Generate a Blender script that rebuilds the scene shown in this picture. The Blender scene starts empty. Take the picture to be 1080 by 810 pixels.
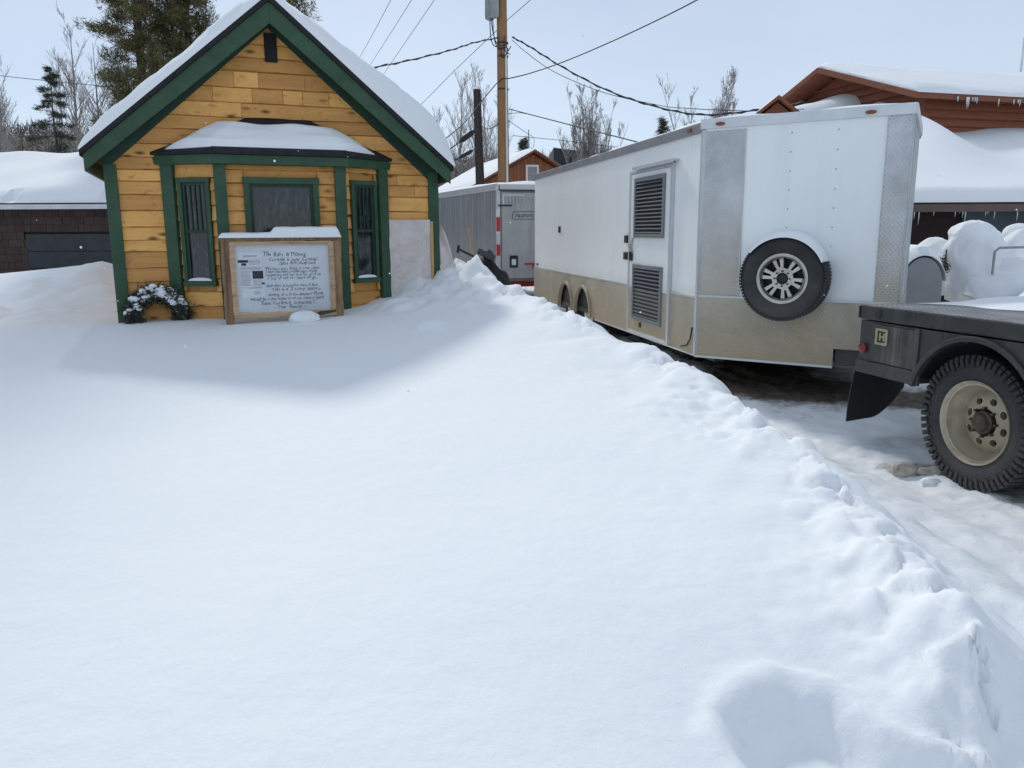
import bpy, bmesh, math, random
import numpy as np
from mathutils import Vector, Matrix, noise as mn
rd = math.radians
sc = bpy.context.scene
COL = sc.collection
random.seed(7); RNG = np.random.default_rng(7)

# ---------------------------------------------------------------- camera
CAMH, PITCH, ROLL, FPX = 1.6, rd(10.98), rd(0.3), 830.0
cd = bpy.data.cameras.new('camera'); cam = bpy.data.objects.new('camera', cd); COL.objects.link(cam)
cd.sensor_width = 36; cd.lens = 36*FPX/1080; cd.clip_start = .05; cd.clip_end = 2000
cam.location = (0, 0, CAMH)
_cp, _sp = math.cos(PITCH), math.sin(PITCH)
_F = Vector((0, _cp, -_sp)); _U0 = Vector((0, _sp, _cp)); _R0 = Vector((1, 0, 0))
_R = _R0*math.cos(ROLL)-_U0*math.sin(ROLL); _U = _U0*math.cos(ROLL)+_R0*math.sin(ROLL)
m3 = Matrix((_R, _U, -_F)).transposed()
cam.rotation_euler = m3.to_euler()
sc.camera = cam

# ---------------------------------------------------------------- light
SUN_AZ, SUN_EL = rd(-20), rd(40)
sdir = Vector((math.sin(SUN_AZ)*math.cos(SUN_EL), math.cos(SUN_AZ)*math.cos(SUN_EL), math.sin(SUN_EL)))
sl = bpy.data.lights.new('sun', 'SUN'); sl.energy = 1.35; sl.angle = rd(5); sl.color = (1, .965, .91)
so = bpy.data.objects.new('sun', sl); COL.objects.link(so)
so.rotation_euler = sdir.to_track_quat('Z', 'Y').to_euler()
w = bpy.data.worlds.new('World'); sc.world = w; w.use_nodes = True
wn, wl = w.node_tree.nodes, w.node_tree.links
wn.clear()
wo = wn.new('ShaderNodeOutputWorld'); add = wn.new('ShaderNodeAddShader')
b1 = wn.new('ShaderNodeBackground'); b2 = wn.new('ShaderNodeBackground')
sky = wn.new('ShaderNodeTexSky'); sky.sky_type = 'NISHITA'; sky.sun_disc = False
sky.sun_elevation = SUN_EL; sky.sun_rotation = SUN_AZ; sky.altitude = 2900; sky.air_density = 1; sky.dust_density = 3
b1.inputs['Strength'].default_value = .03  # thin high cloud below keeps it pale
wl.new(sky.outputs[0], b1.inputs[0])
tc = wn.new('ShaderNodeTexCoord'); nz = wn.new('ShaderNodeTexNoise'); nz.inputs['Scale'].default_value = 1.6; nz.inputs['Detail'].default_value = 4
mp = wn.new('ShaderNodeMapping'); mp.inputs['Scale'].default_value = (1, 1, 3)
wl.new(tc.outputs['Generated'], mp.inputs[0]); wl.new(mp.outputs[0], nz.inputs[0])
cr = wn.new('ShaderNodeValToRGB'); cr.color_ramp.elements[0].position = .3; cr.color_ramp.elements[1].position = .75
cr.color_ramp.elements[0].color = (.31, .372, .45, 1); cr.color_ramp.elements[1].color = (.44, .485, .54, 1)
wl.new(nz.outputs[0], cr.inputs[0]); wl.new(cr.outputs[0], b2.inputs[0]); b2.inputs['Strength'].default_value = .93
wl.new(b1.outputs[0], add.inputs[0]); wl.new(b2.outputs[0], add.inputs[1]); wl.new(add.outputs[0], wo.inputs[0])
sc.view_settings.view_transform = 'Standard'; sc.view_settings.look = 'None'
sc.view_settings.exposure = 0.34; sc.view_settings.gamma = 1
sc.view_settings.use_curve_mapping = False

# ---------------------------------------------------------------- helpers
def tag(o, label=None, cat=None, group=None, kind=None):
    if label: o['label'] = label
    if cat: o['category'] = cat
    if group: o['group'] = group
    if kind: o['kind'] = kind
    return o
def empty(name, loc, rz=0, label=None, cat=None, group=None):
    o = bpy.data.objects.new(name, None); COL.objects.link(o); o.location = loc; o.rotation_euler = (0, 0, rz)
    return tag(o, label, cat, group)
def at(u, v, y):
    r = _F + _R*((u-540)/FPX) - _U*((v-405)/FPX); t = y/r.y
    return Vector((0, 0, CAMH)) + r*t
def copy_tree(o, parent=None):
    c = o.copy(); COL.objects.link(c)
    if parent: c.parent = parent
    for ch in list(o.children): copy_tree(ch, c)
    return c

class MB:
    def __init__(s):
        s.bm = bmesh.new(); s.cl = s.bm.loops.layers.float_color.new('rnd'); s.M = Matrix.Identity(4); s.c = .5
    def v(s, p): return s.bm.verts.new(s.M @ Vector(p))
    def f(s, vs):
        try: fa = s.bm.faces.new(vs)
        except ValueError: return None
        for l in fa.loops: l[s.cl] = (s.c, s.c, s.c, 1)
        return fa
    def box(s, x0, x1, y0, y1, z0, z1, c=None):
        if c is not None: s.c = c
        a = [s.v((x, y, z)) for z in (z0, z1) for y in (y0, y1) for x in (x0, x1)]
        for q in ((0, 2, 3, 1), (4, 5, 7, 6), (0, 1, 5, 4), (2, 6, 7, 3), (0, 4, 6, 2), (1, 3, 7, 5)): s.f([a[i] for i in q])
        return s
    def prism(s, pts, d0, d1, ax='y', c=None):
        """pts 2D outline, extruded along an axis: 'y' -> pts=(x,z); 'z' -> (x,y); 'x' -> (y,z)"""
        if c is not None: s.c = c
        def P(p, d): return (p[0], d, p[1]) if ax == 'y' else ((p[0], p[1], d) if ax == 'z' else (d, p[0], p[1]))
        a = [s.v(P(p, d0)) for p in pts]; b = [s.v(P(p, d1)) for p in pts]; n = len(pts)
        s.f(a[::-1]); s.f(b)
        for i in range(n): s.f([a[i], a[(i+1) % n], b[(i+1) % n], b[i]])
        return s
    def tube(s, pts, r, n=8, cap=True):
        pts = [Vector(p) for p in pts]; k = len(pts)
        rs = r if isinstance(r, (list, tuple)) else [r]*k
        rings = []; up = None
        for i, p in enumerate(pts):
            t = (pts[min(i+1, k-1)]-pts[max(i-1, 0)]).normalized()
            if up is None: up = t.orthogonal().normalized()
            up = (up - t*up.dot(t)); up = up.normalized() if up.length > 1e-6 else t.orthogonal().normalized()
            bi = t.cross(up)
            rings.append([s.v(p+(up*math.cos(a)+bi*math.sin(a))*rs[i]) for a in [2*math.pi*j/n for j in range(n)]])
        for A, B in zip(rings, rings[1:]):
            for j in range(n): s.f([A[j], A[(j+1) % n], B[(j+1) % n], B[j]])
        if cap: s.f(rings[0][::-1]); s.f(rings[-1])
        return s
    def lathe(s, prof, n=48, closed=False, cap=True):
        """profile (r,h) around local x axis: point=(h, r cos, r sin)"""
        rings = [[s.v((h, r*math.cos(2*math.pi*j/n), r*math.sin(2*math.pi*j/n))) for j in range(n)] for r, h in prof]
        pr = list(zip(rings, rings[1:]))
        if closed: pr.append((rings[-1], rings[0]))
        for A, B in pr:
            for j in range(n): s.f([A[j], A[(j+1) % n], B[(j+1) % n], B[j]])
        if not closed and cap:
            s.f(rings[0][::-1]); s.f(rings[-1])
        return s
    def sheet(s, P, T, nu, nv, closed=True, up=(0, 0, 1)):
        """snow layer: base P(u,v), thickness T(u,v) along up; closed underneath"""
        up = Vector(up); top = []; bot = []
        for i in range(nu+1):
            ra = []; rb = []
            for j in range(nv+1):
                p = Vector(P(i/nu, j/nv)); ra.append(s.v(p+up*T(i/nu, j/nv)))
                if closed: rb.append(s.v(p))
            top.append(ra); bot.append(rb)
        for i in range(nu):
            for j in range(nv):
                s.f([top[i][j], top[i+1][j], top[i+1][j+1], top[i][j+1]])
                if closed: s.f([bot[i][j], bot[i][j+1], bot[i+1][j+1], bot[i+1][j]])
        if closed:
            per = [(i, 0) for i in range(nu)]+[(nu, j) for j in range(nv)]+[(i, nv) for i in range(nu, 0, -1)]+[(0, j) for j in range(nv, 0, -1)]
            for k in range(len(per)):
                a, b = per[k], per[(k+1) % len(per)]
                s.f([bot[a[0]][a[1]], bot[b[0]][b[1]], top[b[0]][b[1]], top[a[0]][a[1]]])
        return s
    def build(s, name, mat, parent=None, bevel=0, smooth=False, ang=40, fix=True):
        if fix: bmesh.ops.recalc_face_normals(s.bm, faces=s.bm.faces)
        me = bpy.data.meshes.new(name); s.bm.to_mesh(me); s.bm.free()
        me.materials.append(mat)
        o = bpy.data.objects.new(name, me); COL.objects.link(o)
        if parent: o.parent = parent
        if smooth:
            for p in me.polygons: p.use_smooth = True
            if ang < 180: me.set_sharp_from_angle(angle=rd(ang))
        if bevel:
            bv = o.modifiers.new('bevel', 'BEVEL'); bv.width = bevel; bv.segments = 2; bv.limit_method = 'ANGLE'; bv.angle_limit = rd(40)
        return o
def raw(name, V, Fc, mat, parent=None, smooth=False, attr=None):
    me = bpy.data.meshes.new(name); me.from_pydata([tuple(p) for p in V], [], [tuple(f) for f in Fc]); me.materials.append(mat)
    if smooth:
        for p in me.polygons: p.use_smooth = True
    if attr is not None:
        a = me.attributes.new('rnd', 'FLOAT_COLOR', 'POINT')
        arr = np.ones((len(V), 4), 'f'); arr[:, :3] = np.asarray(attr, 'f')[:, None]; a.data.foreach_set('color', arr.ravel())
    o = bpy.data.objects.new(name, me); COL.objects.link(o)
    if parent: o.parent = parent
    return o
def cut(o, cutter):
    """boolean difference baked into the mesh"""
    me = bpy.data.meshes.new('c'); bmesh.ops.recalc_face_normals(cutter.bm, faces=cutter.bm.faces); cutter.bm.to_mesh(me); cutter.bm.free()
    c = bpy.data.objects.new('c', me); COL.objects.link(c); c.matrix_world = o.matrix_world
    par = o.parent; o.parent = None
    c.location = o.location; c.rotation_euler = o.rotation_euler
    md = o.modifiers.new('b', 'BOOLEAN'); md.operation = 'DIFFERENCE'; md.object = c; md.solver = 'EXACT'
    bpy.context.view_layer.update()
    ev = o.evaluated_get(bpy.context.evaluated_depsgraph_get()); nm = bpy.data.meshes.new_from_object(ev)
    o.modifiers.clear(); o.data = nm; o.parent = par
    bpy.data.objects.remove(c)
def rim_round(u, p=4): return max(0.0, 1-abs(2*u-1)**p)**(1/2.2)

# ---------------------------------------------------------------- materials
def _mat(name):
    m = bpy.data.materials.new(name); m.use_nodes = True; n = m.node_tree.nodes; l = m.node_tree.links
    return m, n, l, n['Principled BSDF']
def _noise(n, l, scale, detail=4, vec=None, rough=.6, dist=0):
    t = n.new('ShaderNodeTexNoise'); t.inputs['Scale'].default_value = scale; t.inputs['Detail'].default_value = detail
    t.inputs['Roughness'].default_value = rough; t.inputs['Distortion'].default_value = dist
    if vec: l.new(vec, t.inputs['Vector'])
    return t.outputs[0]
def _ramp(n, l, fac, a, b, ca=(0, 0, 0, 1), cb=(1, 1, 1, 1)):
    r = n.new('ShaderNodeValToRGB'); r.color_ramp.elements[0].position = a; r.color_ramp.elements[1].position = b
    r.color_ramp.elements[0].color = ca; r.color_ramp.elements[1].color = cb; l.new(fac, r.inputs[0]); return r.outputs[0]
def _mix(n, l, fac, A, B, mode='MIX'):
    x = n.new('ShaderNodeMix'); x.data_type = 'RGBA'; x.blend_type = mode
    if isinstance(fac, (int, float)): x.inputs[0].default_value = fac
    else: l.new(fac, x.inputs[0])
    for s, i in ((A, 6), (B, 7)):
        if isinstance(s, tuple): x.inputs[i].default_value = (*s[:3], 1)
        else: l.new(s, x.inputs[i])
    return x.outputs[2]
def _math(n, l, op, a, b=None):
    x = n.new('ShaderNodeMath'); x.operation = op
    for s, i in ((a, 0), (b, 1)):
        if s is None: continue
        if isinstance(s, (int, float)): x.inputs[i].default_value = s
        else: l.new(s, x.inputs[i])
    return x.outputs[0]
def _map(n, l, scale=(1, 1, 1), rot=(0, 0, 0)):
    t = n.new('ShaderNodeTexCoord'); m = n.new('ShaderNodeMapping'); m.inputs['Scale'].default_value = scale; m.inputs['Rotation'].default_value = rot
    l.new(t.outputs['Object'], m.inputs[0]); return m.outputs[0]
def _bump(n, l, b, h, strength, dist=.01, prev=None):
    x = n.new('ShaderNodeBump'); x.inputs['Strength'].default_value = strength; x.inputs['Distance'].default_value = dist
    l.new(h, x.inputs['Height'])
    if prev: l.new(prev, x.inputs['Normal'])
    l.new(x.outputs[0], b.inputs['Normal']); return x.outputs[0]

def paint(name, col, rough=.5, var=.12, scale=3, metal=0, dirt=None, bump=0, bscale=40, streak=None, spec=.5, diamond=0):
    """dirt=(colour, z_full, z_none, amount); streak=(colour, amount) vertical grime or painted reflections"""
    m, n, l, b = _mat(name); co = _map(n, l)
    nz = _noise(n, l, scale, 5, co)
    c2 = tuple(max(0, x*(1-var*2)) for x in col)
    out = _mix(n, l, _ramp(n, l, nz, .3, .75), c2, tuple(min(1, x*(1+var*.5)) for x in col))
    if streak:
        s = _noise(n, l, 1, 5, _map(n, l, (9, 9, .7)), .7)
        out = _mix(n, l, _math(n, l, 'MULTIPLY', _ramp(n, l, s, .5, .72), streak[1]), out, streak[0])
    rg = None
    if dirt:
        dc, z0, z1, am = dirt
        sx = n.new('ShaderNodeSeparateXYZ'); l.new(co, sx.inputs[0])
        mr = n.new('ShaderNodeMapRange'); l.new(sx.outputs[2], mr.inputs[0]); mr.inputs[1].default_value = z0; mr.inputs[2].default_value = z1
        mr.inputs[3].default_value = 1; mr.inputs[4].default_value = 0
        dn = _noise(n, l, 2.3, 8, co, .7); fn = _noise(n, l, 55, 3, co, .7)
        k = _math(n, l, 'ADD', mr.outputs[0], _math(n, l, 'MULTIPLY', _math(n, l, 'SUBTRACT', dn, .5), 1.3))
        k = _math(n, l, 'ADD', k, _math(n, l, 'MULTIPLY', _math(n, l, 'SUBTRACT', fn, .5), .7))
        k = _math(n, l, 'MULTIPLY', _ramp(n, l, k, .15, .85), am)
        out = _mix(n, l, k, out, dc)
        if metal:
            l.new(_math(n, l, 'MULTIPLY', _math(n, l, 'SUBTRACT', 1, k), metal), b.inputs['Metallic'])
    l.new(out, b.inputs['Base Color'])
    if metal and not dirt: b.inputs['Metallic'].default_value = metal
    rn = _noise(n, l, scale*3, 4, co)
    mr2 = n.new('ShaderNodeMapRange'); l.new(rn, mr2.inputs[0]); mr2.inputs[3].default_value = max(.02, rough-.12); mr2.inputs[4].default_value = min(1, rough+.15)
    l.new(mr2.outputs[0], b.inputs['Roughness']); b.inputs['Specular IOR Level'].default_value = spec
    prev = None
    if bump: prev = _bump(n, l, b, _noise(n, l, bscale, 4, co), bump)
    if diamond:
        t = n.new('ShaderNodeTexCoord'); sx = n.new('ShaderNodeSeparateXYZ'); l.new(t.outputs['Object'], sx.inputs[0])
        h = _math(n, l, 'SUBTRACT', sx.outputs[0], _math(n, l, 'MULTIPLY', sx.outputs[1], .8))
        a = _math(n, l, 'MULTIPLY', _math(n, l, 'ADD', h, sx.outputs[2]), diamond); c = _math(n, l, 'MULTIPLY', _math(n, l, 'SUBTRACT', h, sx.outputs[2]), diamond)
        k = _math(n, l, 'MULTIPLY', _math(n, l, 'SINE', a), _math(n, l, 'SINE', c))
        k = _math(n, l, 'POWER', _math(n, l, 'ABSOLUTE', k), 2.5)
        _bump(n, l, b, k, .9, .004, prev)
    return m

def wood(name, col, dark, axis='x', knots=.5, rough=.65, gscale=22, lum=.35, con=(.35, .8)):
    m, n, l, b = _mat(name)
    s = {'x': (1.2, 1, gscale), 'z': (gscale, gscale, 1.2), 'y': (gscale, 1.2, gscale)}[axis]
    at_ = n.new('ShaderNodeAttribute'); at_.attribute_name = 'rnd'
    base = _map(n, l); vm = n.new('ShaderNodeVectorMath'); vm.operation = 'MULTIPLY_ADD'
    l.new(at_.outputs['Color'], vm.inputs[0]); vm.inputs[1].default_value = (7, 7, 7); l.new(base, vm.inputs[2])
    ms = n.new('ShaderNodeMapping'); ms.inputs['Scale'].default_value = s; l.new(vm.outputs[0], ms.inputs[0])
    g = _noise(n, l, 1, 6, ms.outputs[0], .65, .6)
    c = _mix(n, l, _ramp(n, l, g, *con), col, dark)
    c = _mix(n, l, lum, c, _mix(n, l, at_.outputs['Fac'], tuple(x*.55 for x in col), tuple(min(1, x*1.25) for x in col)))
    big = _noise(n, l, 2.2, 5, vm.outputs[0])
    c = _mix(n, l, _math(n, l, 'MULTIPLY', _ramp(n, l, big, .5, .75), .55), c, tuple(x*.45+y*.3 for x, y in zip(col, dark)))
    spots = _noise(n, l, 11, 4, vm.outputs[0], .7, .8)
    c = _mix(n, l, _math(n, l, 'MULTIPLY', _ramp(n, l, spots, .58, .70), .6), c, dark)
    if knots:
        mk = n.new('ShaderNodeMapping'); mk.inputs['Scale'].default_value = {'x': (3.4, .3, 8.5), 'z': (6.5, .3, 3), 'y': (6.5, 3, 6.5)}[axis]
        l.new(vm.outputs[0], mk.inputs[0])
        vo = n.new('ShaderNodeTexVoronoi'); vo.inputs['Scale'].default_value = 1; vo.inputs['Randomness'].default_value = 1; l.new(mk.outputs[0], vo.inputs['Vector'])
        kd = _math(n, l, 'ADD', vo.outputs['Distance'], _math(n, l, 'MULTIPLY', _math(n, l, 'SUBTRACT', g, .5), .12))
        c = _mix(n, l, _math(n, l, 'MULTIPLY', _math(n, l, 'MULTIPLY', _ramp(n, l, kd, .06, .24, (1, 1, 1, 1), (0, 0, 0, 1)), _ramp(n, l, _noise(n, l, 1.9, 2, vm.outputs[0]), .34, .55)), knots), c, tuple(x*.35 for x in dark))
    l.new(c, b.inputs['Base Color']); b.inputs['Roughness'].default_value = rough
    _bump(n, l, b, g, .35, .004)
    return m

def snow_mat(name='snow', gran=1.0):
    m, n, l, b = _mat(name); co = _map(n, l)
    a = _noise(n, l, 1.1, 3, co); f = _noise(n, l, 190, 2, co, .8); md = _noise(n, l, 9, 5, co, .6)
    c = _mix(n, l, a, (.86, .885, .91), (.90, .915, .93))
    l.new(c, b.inputs['Base Color']); b.inputs['Roughness'].default_value = .75; b.inputs['Specular IOR Level'].default_value = .25
    p = _bump(n, l, b, md, .4*gran, .02); _bump(n, l, b, f, .35*gran, .0025, p)
    return m
SNOW = snow_mat(); 
def ground_mat():
    m, n, l, b = _mat('driveway_snow'); co = _map(n, l)
    at_ = n.new('ShaderNodeAttribute'); at_.attribute_name = 'rnd'
    big = _noise(n, l, 2.2, 8, co, .72); sm = _noise(n, l, 14, 6, co, .75)
    k = _math(n, l, 'ADD', at_.outputs['Fac'], _math(n, l, 'MULTIPLY', _math(n, l, 'SUBTRACT', big, .5), 1.1))
    k = _math(n, l, 'ADD', k, _math(n, l, 'MULTIPLY', _math(n, l, 'SUBTRACT', sm, .5), .6))
    msk = _ramp(n, l, k, .38, .72)
    dirt = _mix(n, l, _ramp(n, l, sm, .35, .7), (.055, .042, .034), (.23, .19, .15))
    sn = _mix(n, l, _ramp(n, l, big, .45, .8), (.86, .89, .915), (.82, .855, .885))
    l.new(_mix(n, l, msk, sn, dirt), b.inputs['Base Color'])
    b.inputs['Roughness'].default_value = .6; b.inputs['Specular IOR Level'].default_value = .3
    p = _bump(n, l, b, sm, .6, .02); _bump(n, l, b, _noise(n, l, 120, 3, co, .8), .4, .003, p)
    return m
GROUND = ground_mat()
PINE = wood('pine_siding', (.92, .445, .125), (.40, .135, .028), 'x', 1.0, gscale=15, lum=.7, con=(.44, .74))
PINE_V = wood('pine_strip', (.66, .44, .2), (.4, .2, .06), 'z', .3)
LIVE = wood('rough_cut_wood', (.34, .20, .10), (.10, .05, .028), 'z', .3, gscale=30, con=(.42, .62))
LIGHTWOOD = wood('weathered_pine', (.58, .41, .25), (.28, .14, .07), 'x', .4, gscale=30, con=(.45, .7))
GREEN = paint('green_paint', (.032, .092, .046), .55, .18, 5, bump=.15, bscale=60)
DKGREEN = paint('green_soffit', (.016, .050, .028), .6, .15, 5)
BLACKROOF = paint('black_shingle', (.022, .023, .026), .85, .3, 12, bump=.5, bscale=50)
DARKIN = paint('dark_interior', (.012, .012, .014), .8, .2)
def glass_mat(name, col=(.016, .019, .022), wav=.25):
    m, n, l, b = _mat(name); co = _map(n, l)
    v = _noise(n, l, 1, 6, _map(n, l, (14, 14, 4)), .7, 1.5)
    l.new(_mix(n, l, _ramp(n, l, v, .50, .66), col, tuple(x*4.2 for x in col)), b.inputs['Base Color'])  # branchy reflections painted into the glass colour with stretched noise
    b.inputs['Roughness'].default_value = .08; b.inputs['Specular IOR Level'].default_value = .7
    _bump(n, l, b, _noise(n, l, 4, 2, co), wav, .01); return m
GLASS = glass_mat('window_glass')
WHITEBOARD = paint('whiteboard', (.66, .70, .74), .4, .06, 3, streak=((.5, .5, .5), .15))
PAPER = paint('paper', (.74, .76, .79), .7, .04); PRINT = paint('print_gray', (.35, .36, .40), .7, .1); PRINTD = paint('print_dark', (.06, .065, .09), .7, .5, 60)
INK = paint('ink', (.08, .085, .12), .6, .1)
TRWHITE = paint('trailer_white', (.90, .93, .93), .32, .02, 1.5, streak=((.55, .56, .55), .16), dirt=((.42, .38, .31), .85, 1.15, .3))
TRGRAY = paint('trailer_gray', (.27, .275, .285), .45, .12, 2, streak=((.13, .13, .14), .6), dirt=((.30, .29, .28), .6, 1.9, .5))
TRDOOR = paint('trailer_gray_door', (.46, .465, .47), .45, .12, 2, streak=((.24, .24, .25), .6))
ATPD = paint('dirty_plate', (.60, .57, .49), .6, .22, 2.2, metal=.25, dirt=((.40, .315, .20), .25, 1.35, .9), bump=.2, diamond=70)
ATP = paint('tread_plate', (.60, .62, .64), .38, .15, 3, metal=.7, dirt=((.46, .40, .31), .7, 2.3, .8), diamond=70)
REFLPLATE = paint('reflection_streaked_plate', (.42, .43, .45), .5, .15, 3, metal=.3, streak=((.86, .88, .9), 1.0), diamond=70)  # white reflections on the gray plate painted in as vertical streaks
RAIL = paint('trim_aluminium', (.62, .64, .66), .4, .08, 4, metal=.35)
RAILW = paint('trim_white', (.72, .76, .78), .4, .08, 4)
RAILG = paint('trim_gray', (.30, .31, .33), .45, .12, 4, metal=.5)
RUBBER = paint('rubber', (.028, .028, .030), .75, .3, 6, bump=.3, bscale=60, dirt=((.10, .095, .088), -.5, .5, .5))
ALLOY = paint('alloy', (.60, .58, .55), .3, .15, 8, metal=.8)
DARKSTEEL = paint('dark_steel', (.10, .09, .08), .4, .2, metal=.6)
DIRTYRIM = paint('dirty_steel', (.62, .57, .44), .42, .25, 9, metal=.5, dirt=((.33, .26, .16), -.6, .9, .7), bump=.2)
BLACKSTEEL = paint('black_steel', (.028, .030, .033), .5, .3, 5, streak=((.11, .105, .10), .3), bump=.2, dirt=((.10, .095, .09), .3, 1.2, .4))
BOXPANEL = paint('worn_box_panel', (.055, .056, .053), .5, .3, 6, streak=((.20, .19, .16), .6), bump=.25)
DECK = paint('deck_plate', (.27, .27, .275), .5, .3, 5, metal=.4, diamond=75, bump=.2)
BLACKPL = paint('black_plastic', (.015, .015, .017), .5, .2)
LOUVERD = paint('louver_slats', (.055, .06, .07), .35, .2, 3, spec=.7)
LOUVER = paint('louver_gray', (.20, .215, .235), .45, .1, 6)
RED = paint('red_marking', (.50, .03, .04), .4, .1); REDLENS = paint('red_lens', (.22, .025, .022), .2, .2, 20); AMBER = paint('amber_lens', (.26, .06, .02), .25, .1)
WHITETAPE = paint('white_marking', (.75, .75, .76), .4, .06)
POLEWOOD = wood('pole_wood', (.36, .19, .08), (.14, .07, .035), 'z', .2, gscale=26)
DARKPOLE = wood('dark_pole', (.045, .03, .025), (.015, .011, .010), 'z', .2, gscale=26)
CABLE = paint('cable', (.03, .03, .034), .6, .1)
GALV = paint('galvanised', (.34, .38, .38), .5, .15, 6, metal=.3)
LOG = wood('log_siding', (.275, .09, .043), (.11, .036, .02), 'x', .3, gscale=30, lum=.45)
LOGV = wood('barn_board', (.33, .12, .045), (.14, .05, .022), 'z', .3, gscale=24, lum=.6)
SHINGLE_BROWN = wood('brown_shingles', (.068, .036, .027), (.035, .02, .016), 'z', .2, gscale=14, lum=.6)
CHARCOAL = paint('charcoal_door', (.038, .042, .052), .5, .2, 3)
SLATE = paint('blue_gray_panel', (.055, .075, .095), .5, .2, 3)
ICE = paint('ice', (.70, .76, .80), .15, .06); 
BARK = paint('pine_bark', (.10, .065, .045), .9, .3, 8, bump=.5); ASPEN = paint('aspen_bark', (.42, .385, .36), .8, .25, 5)
TARP = paint('tarp', (.009, .012, .012), .45, .3, 6, bump=.4, bscale=14)
GRAYSHEET = paint('gray_sheet', (.30, .31, .32), .5, .1, 4)
def leafmat(name, a, b_):
    m, n, l, b = _mat(name); at_ = n.new('ShaderNodeAttribute'); at_.attribute_name = 'rnd'
    l.new(_mix(n, l, at_.outputs['Fac'], a, b_), b.inputs['Base Color']); b.inputs['Roughness'].default_value = .7
    b.inputs['Specular IOR Level'].default_value = .2; return m
NEEDLE = leafmat('pine_needles', (.055, .055, .022), (.20, .175, .08))
SPRUCE = leafmat('spruce_needles', (.022, .030, .020), (.13, .14, .105))
BRUSH = leafmat('brush_twigs', (.07, .055, .05), (.22, .18, .16))

# ================================================================ TERRAIN
class VN:
    def __init__(s, seed, n=256): s.g = np.random.default_rng(seed).random((n, n)); s.n = n
    def __call__(s, x, y):
        xi = np.floor(x).astype(int); yi = np.floor(y).astype(int); fx = x-xi; fy = y-yi
        fx = fx*fx*fx*(fx*(fx*6-15)+10); fy = fy*fy*fy*(fy*(fy*6-15)+10); g = s.g; n = s.n
        return (g[xi % n, yi % n]*(1-fx)+g[(xi+1) % n, yi % n]*fx)*(1-fy)+(g[xi % n, (yi+1) % n]*(1-fx)+g[(xi+1) % n, (yi+1) % n]*fx)*fy-.5
vn = VN(3)
def fbm(x, y, s, o=4, g=.5):
    t = 0; a = 1
    for k in range(o): t = t+a*vn(x*s+17.3*k, y*s-9.1*k); s *= 2.03; a *= g
    return t
def sst(t): t = np.clip(t, 0, 1); return t*t*(3-2*t)
CREST = [(-3.2, 15, .6), (-1.6, 11.6, .9), (-.72, 9.75, 1.27), (-.40, 9.35, 1.20), (.01, 8.6, 1.02), (.30, 7.8, .94), (.51, 7.04, .88), (.78, 6.43, .80), (1.0, 5.85, .75), (1.14, 5.17, .70),
         (1.23, 4.56, .68), (1.26, 3.92, .66), (1.30, 3.61, .64), (1.31, 3.08, .62), (1.31, 2.65, .60), (1.26, 2.19, .59), (1.24, 1.99, .60), (1.20, 1.81, .53), (1.13, 1.6, .42), (1.15, .6, .35), (1.1, -6, .3)]
CP = [(x, y, z) for x, y, z in CREST[1:-1]] + [
    (-5.4, 8.2, .64), (-4.4, 8.55, .66), (-3.2, 8.5, .69), (-2, 8.9, .74), (-1.45, 9.3, .84), (-.9, 9.6, 1.12), (-8, 8.2, .62), (-3.3, 7, .62), (-1.5, 7.2, .68), (-.3, 7.4, .82), (-6, 6, .58),
    (-3, 5, .56), (0, 5, .62), (-1.5, 3, .53), (0, 3, .56), (.6, 3.2, .60), (-1.1, 1.4, .48), (0, 1.4, .47), (.5, 2.2, .54), (.75, 1.75, .44), (.58, 1.6, .42), (-3, 2, .5), (-5, 3.5, .52), (-8, 4, .5), (-3, 0, .4), (0, 0, .3), (1, 0.5, .3),
    (-5.6, 9.6, .56), (-7.5, 9.8, .52), (-7.5, 13, 1.04), (-6.3, 12.6, 1.12), (-9, 13.3, .90), (-10.5, 13, .70), (-8, 11.2, .70), (-6.1, 11, .80), (-10, 10.5, .55), (-7, 15.5, .95), (-10, 16, .6), (-3, 12, .7), (-5, 14, .7)]
CP = np.array(CP)
def tps(r): return np.where(r > 1e-9, r*r*np.log(r+1e-12), 0)
_n = len(CP); _d = np.hypot(CP[:, None, 0]-CP[None, :, 0], CP[:, None, 1]-CP[None, :, 1])
_A = np.zeros((_n+3, _n+3)); _A[:_n, :_n] = tps(_d)+.02*np.eye(_n); _A[:_n, _n] = 1; _A[:_n, _n+1:] = CP[:, :2]; _A[_n, :_n] = 1; _A[_n+1:, :_n] = CP[:, :2].T
_w = np.linalg.solve(_A, np.concatenate([CP[:, 2], [0, 0, 0]]))
def field(X, Y):
    x = np.clip(X, -9.5, 1.6); y = np.clip(Y, 0, 15.8); z = _w[_n]+_w[_n+1]*x+_w[_n+2]*y
    for k in range(_n): z = z+_w[k]*tps(np.hypot(x-CP[k, 0], y-CP[k, 1]))
    out = np.hypot(X-x, Y-y); return z+(.55-z)*sst(out/4)
def crest_d(X, Y):
    best = np.full(X.shape, 1e9); sg = np.zeros(X.shape)
    for (x0, y0, _), (x1, y1, _) in zip(CREST, CREST[1:]):
        dx, dy = x1-x0, y1-y0; t = np.clip(((X-x0)*dx+(Y-y0)*dy)/(dx*dx+dy*dy), 0, 1)
        d = np.hypot(X-x0-t*dx, Y-y0-t*dy); c = (X-x0)*dy-(Y-y0)*dx
        m = d < best; best = np.where(m, d, best); sg = np.where(m, np.where(c > 0, -1, 1), sg)
    return best*sg      # positive on the driveway side
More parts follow.
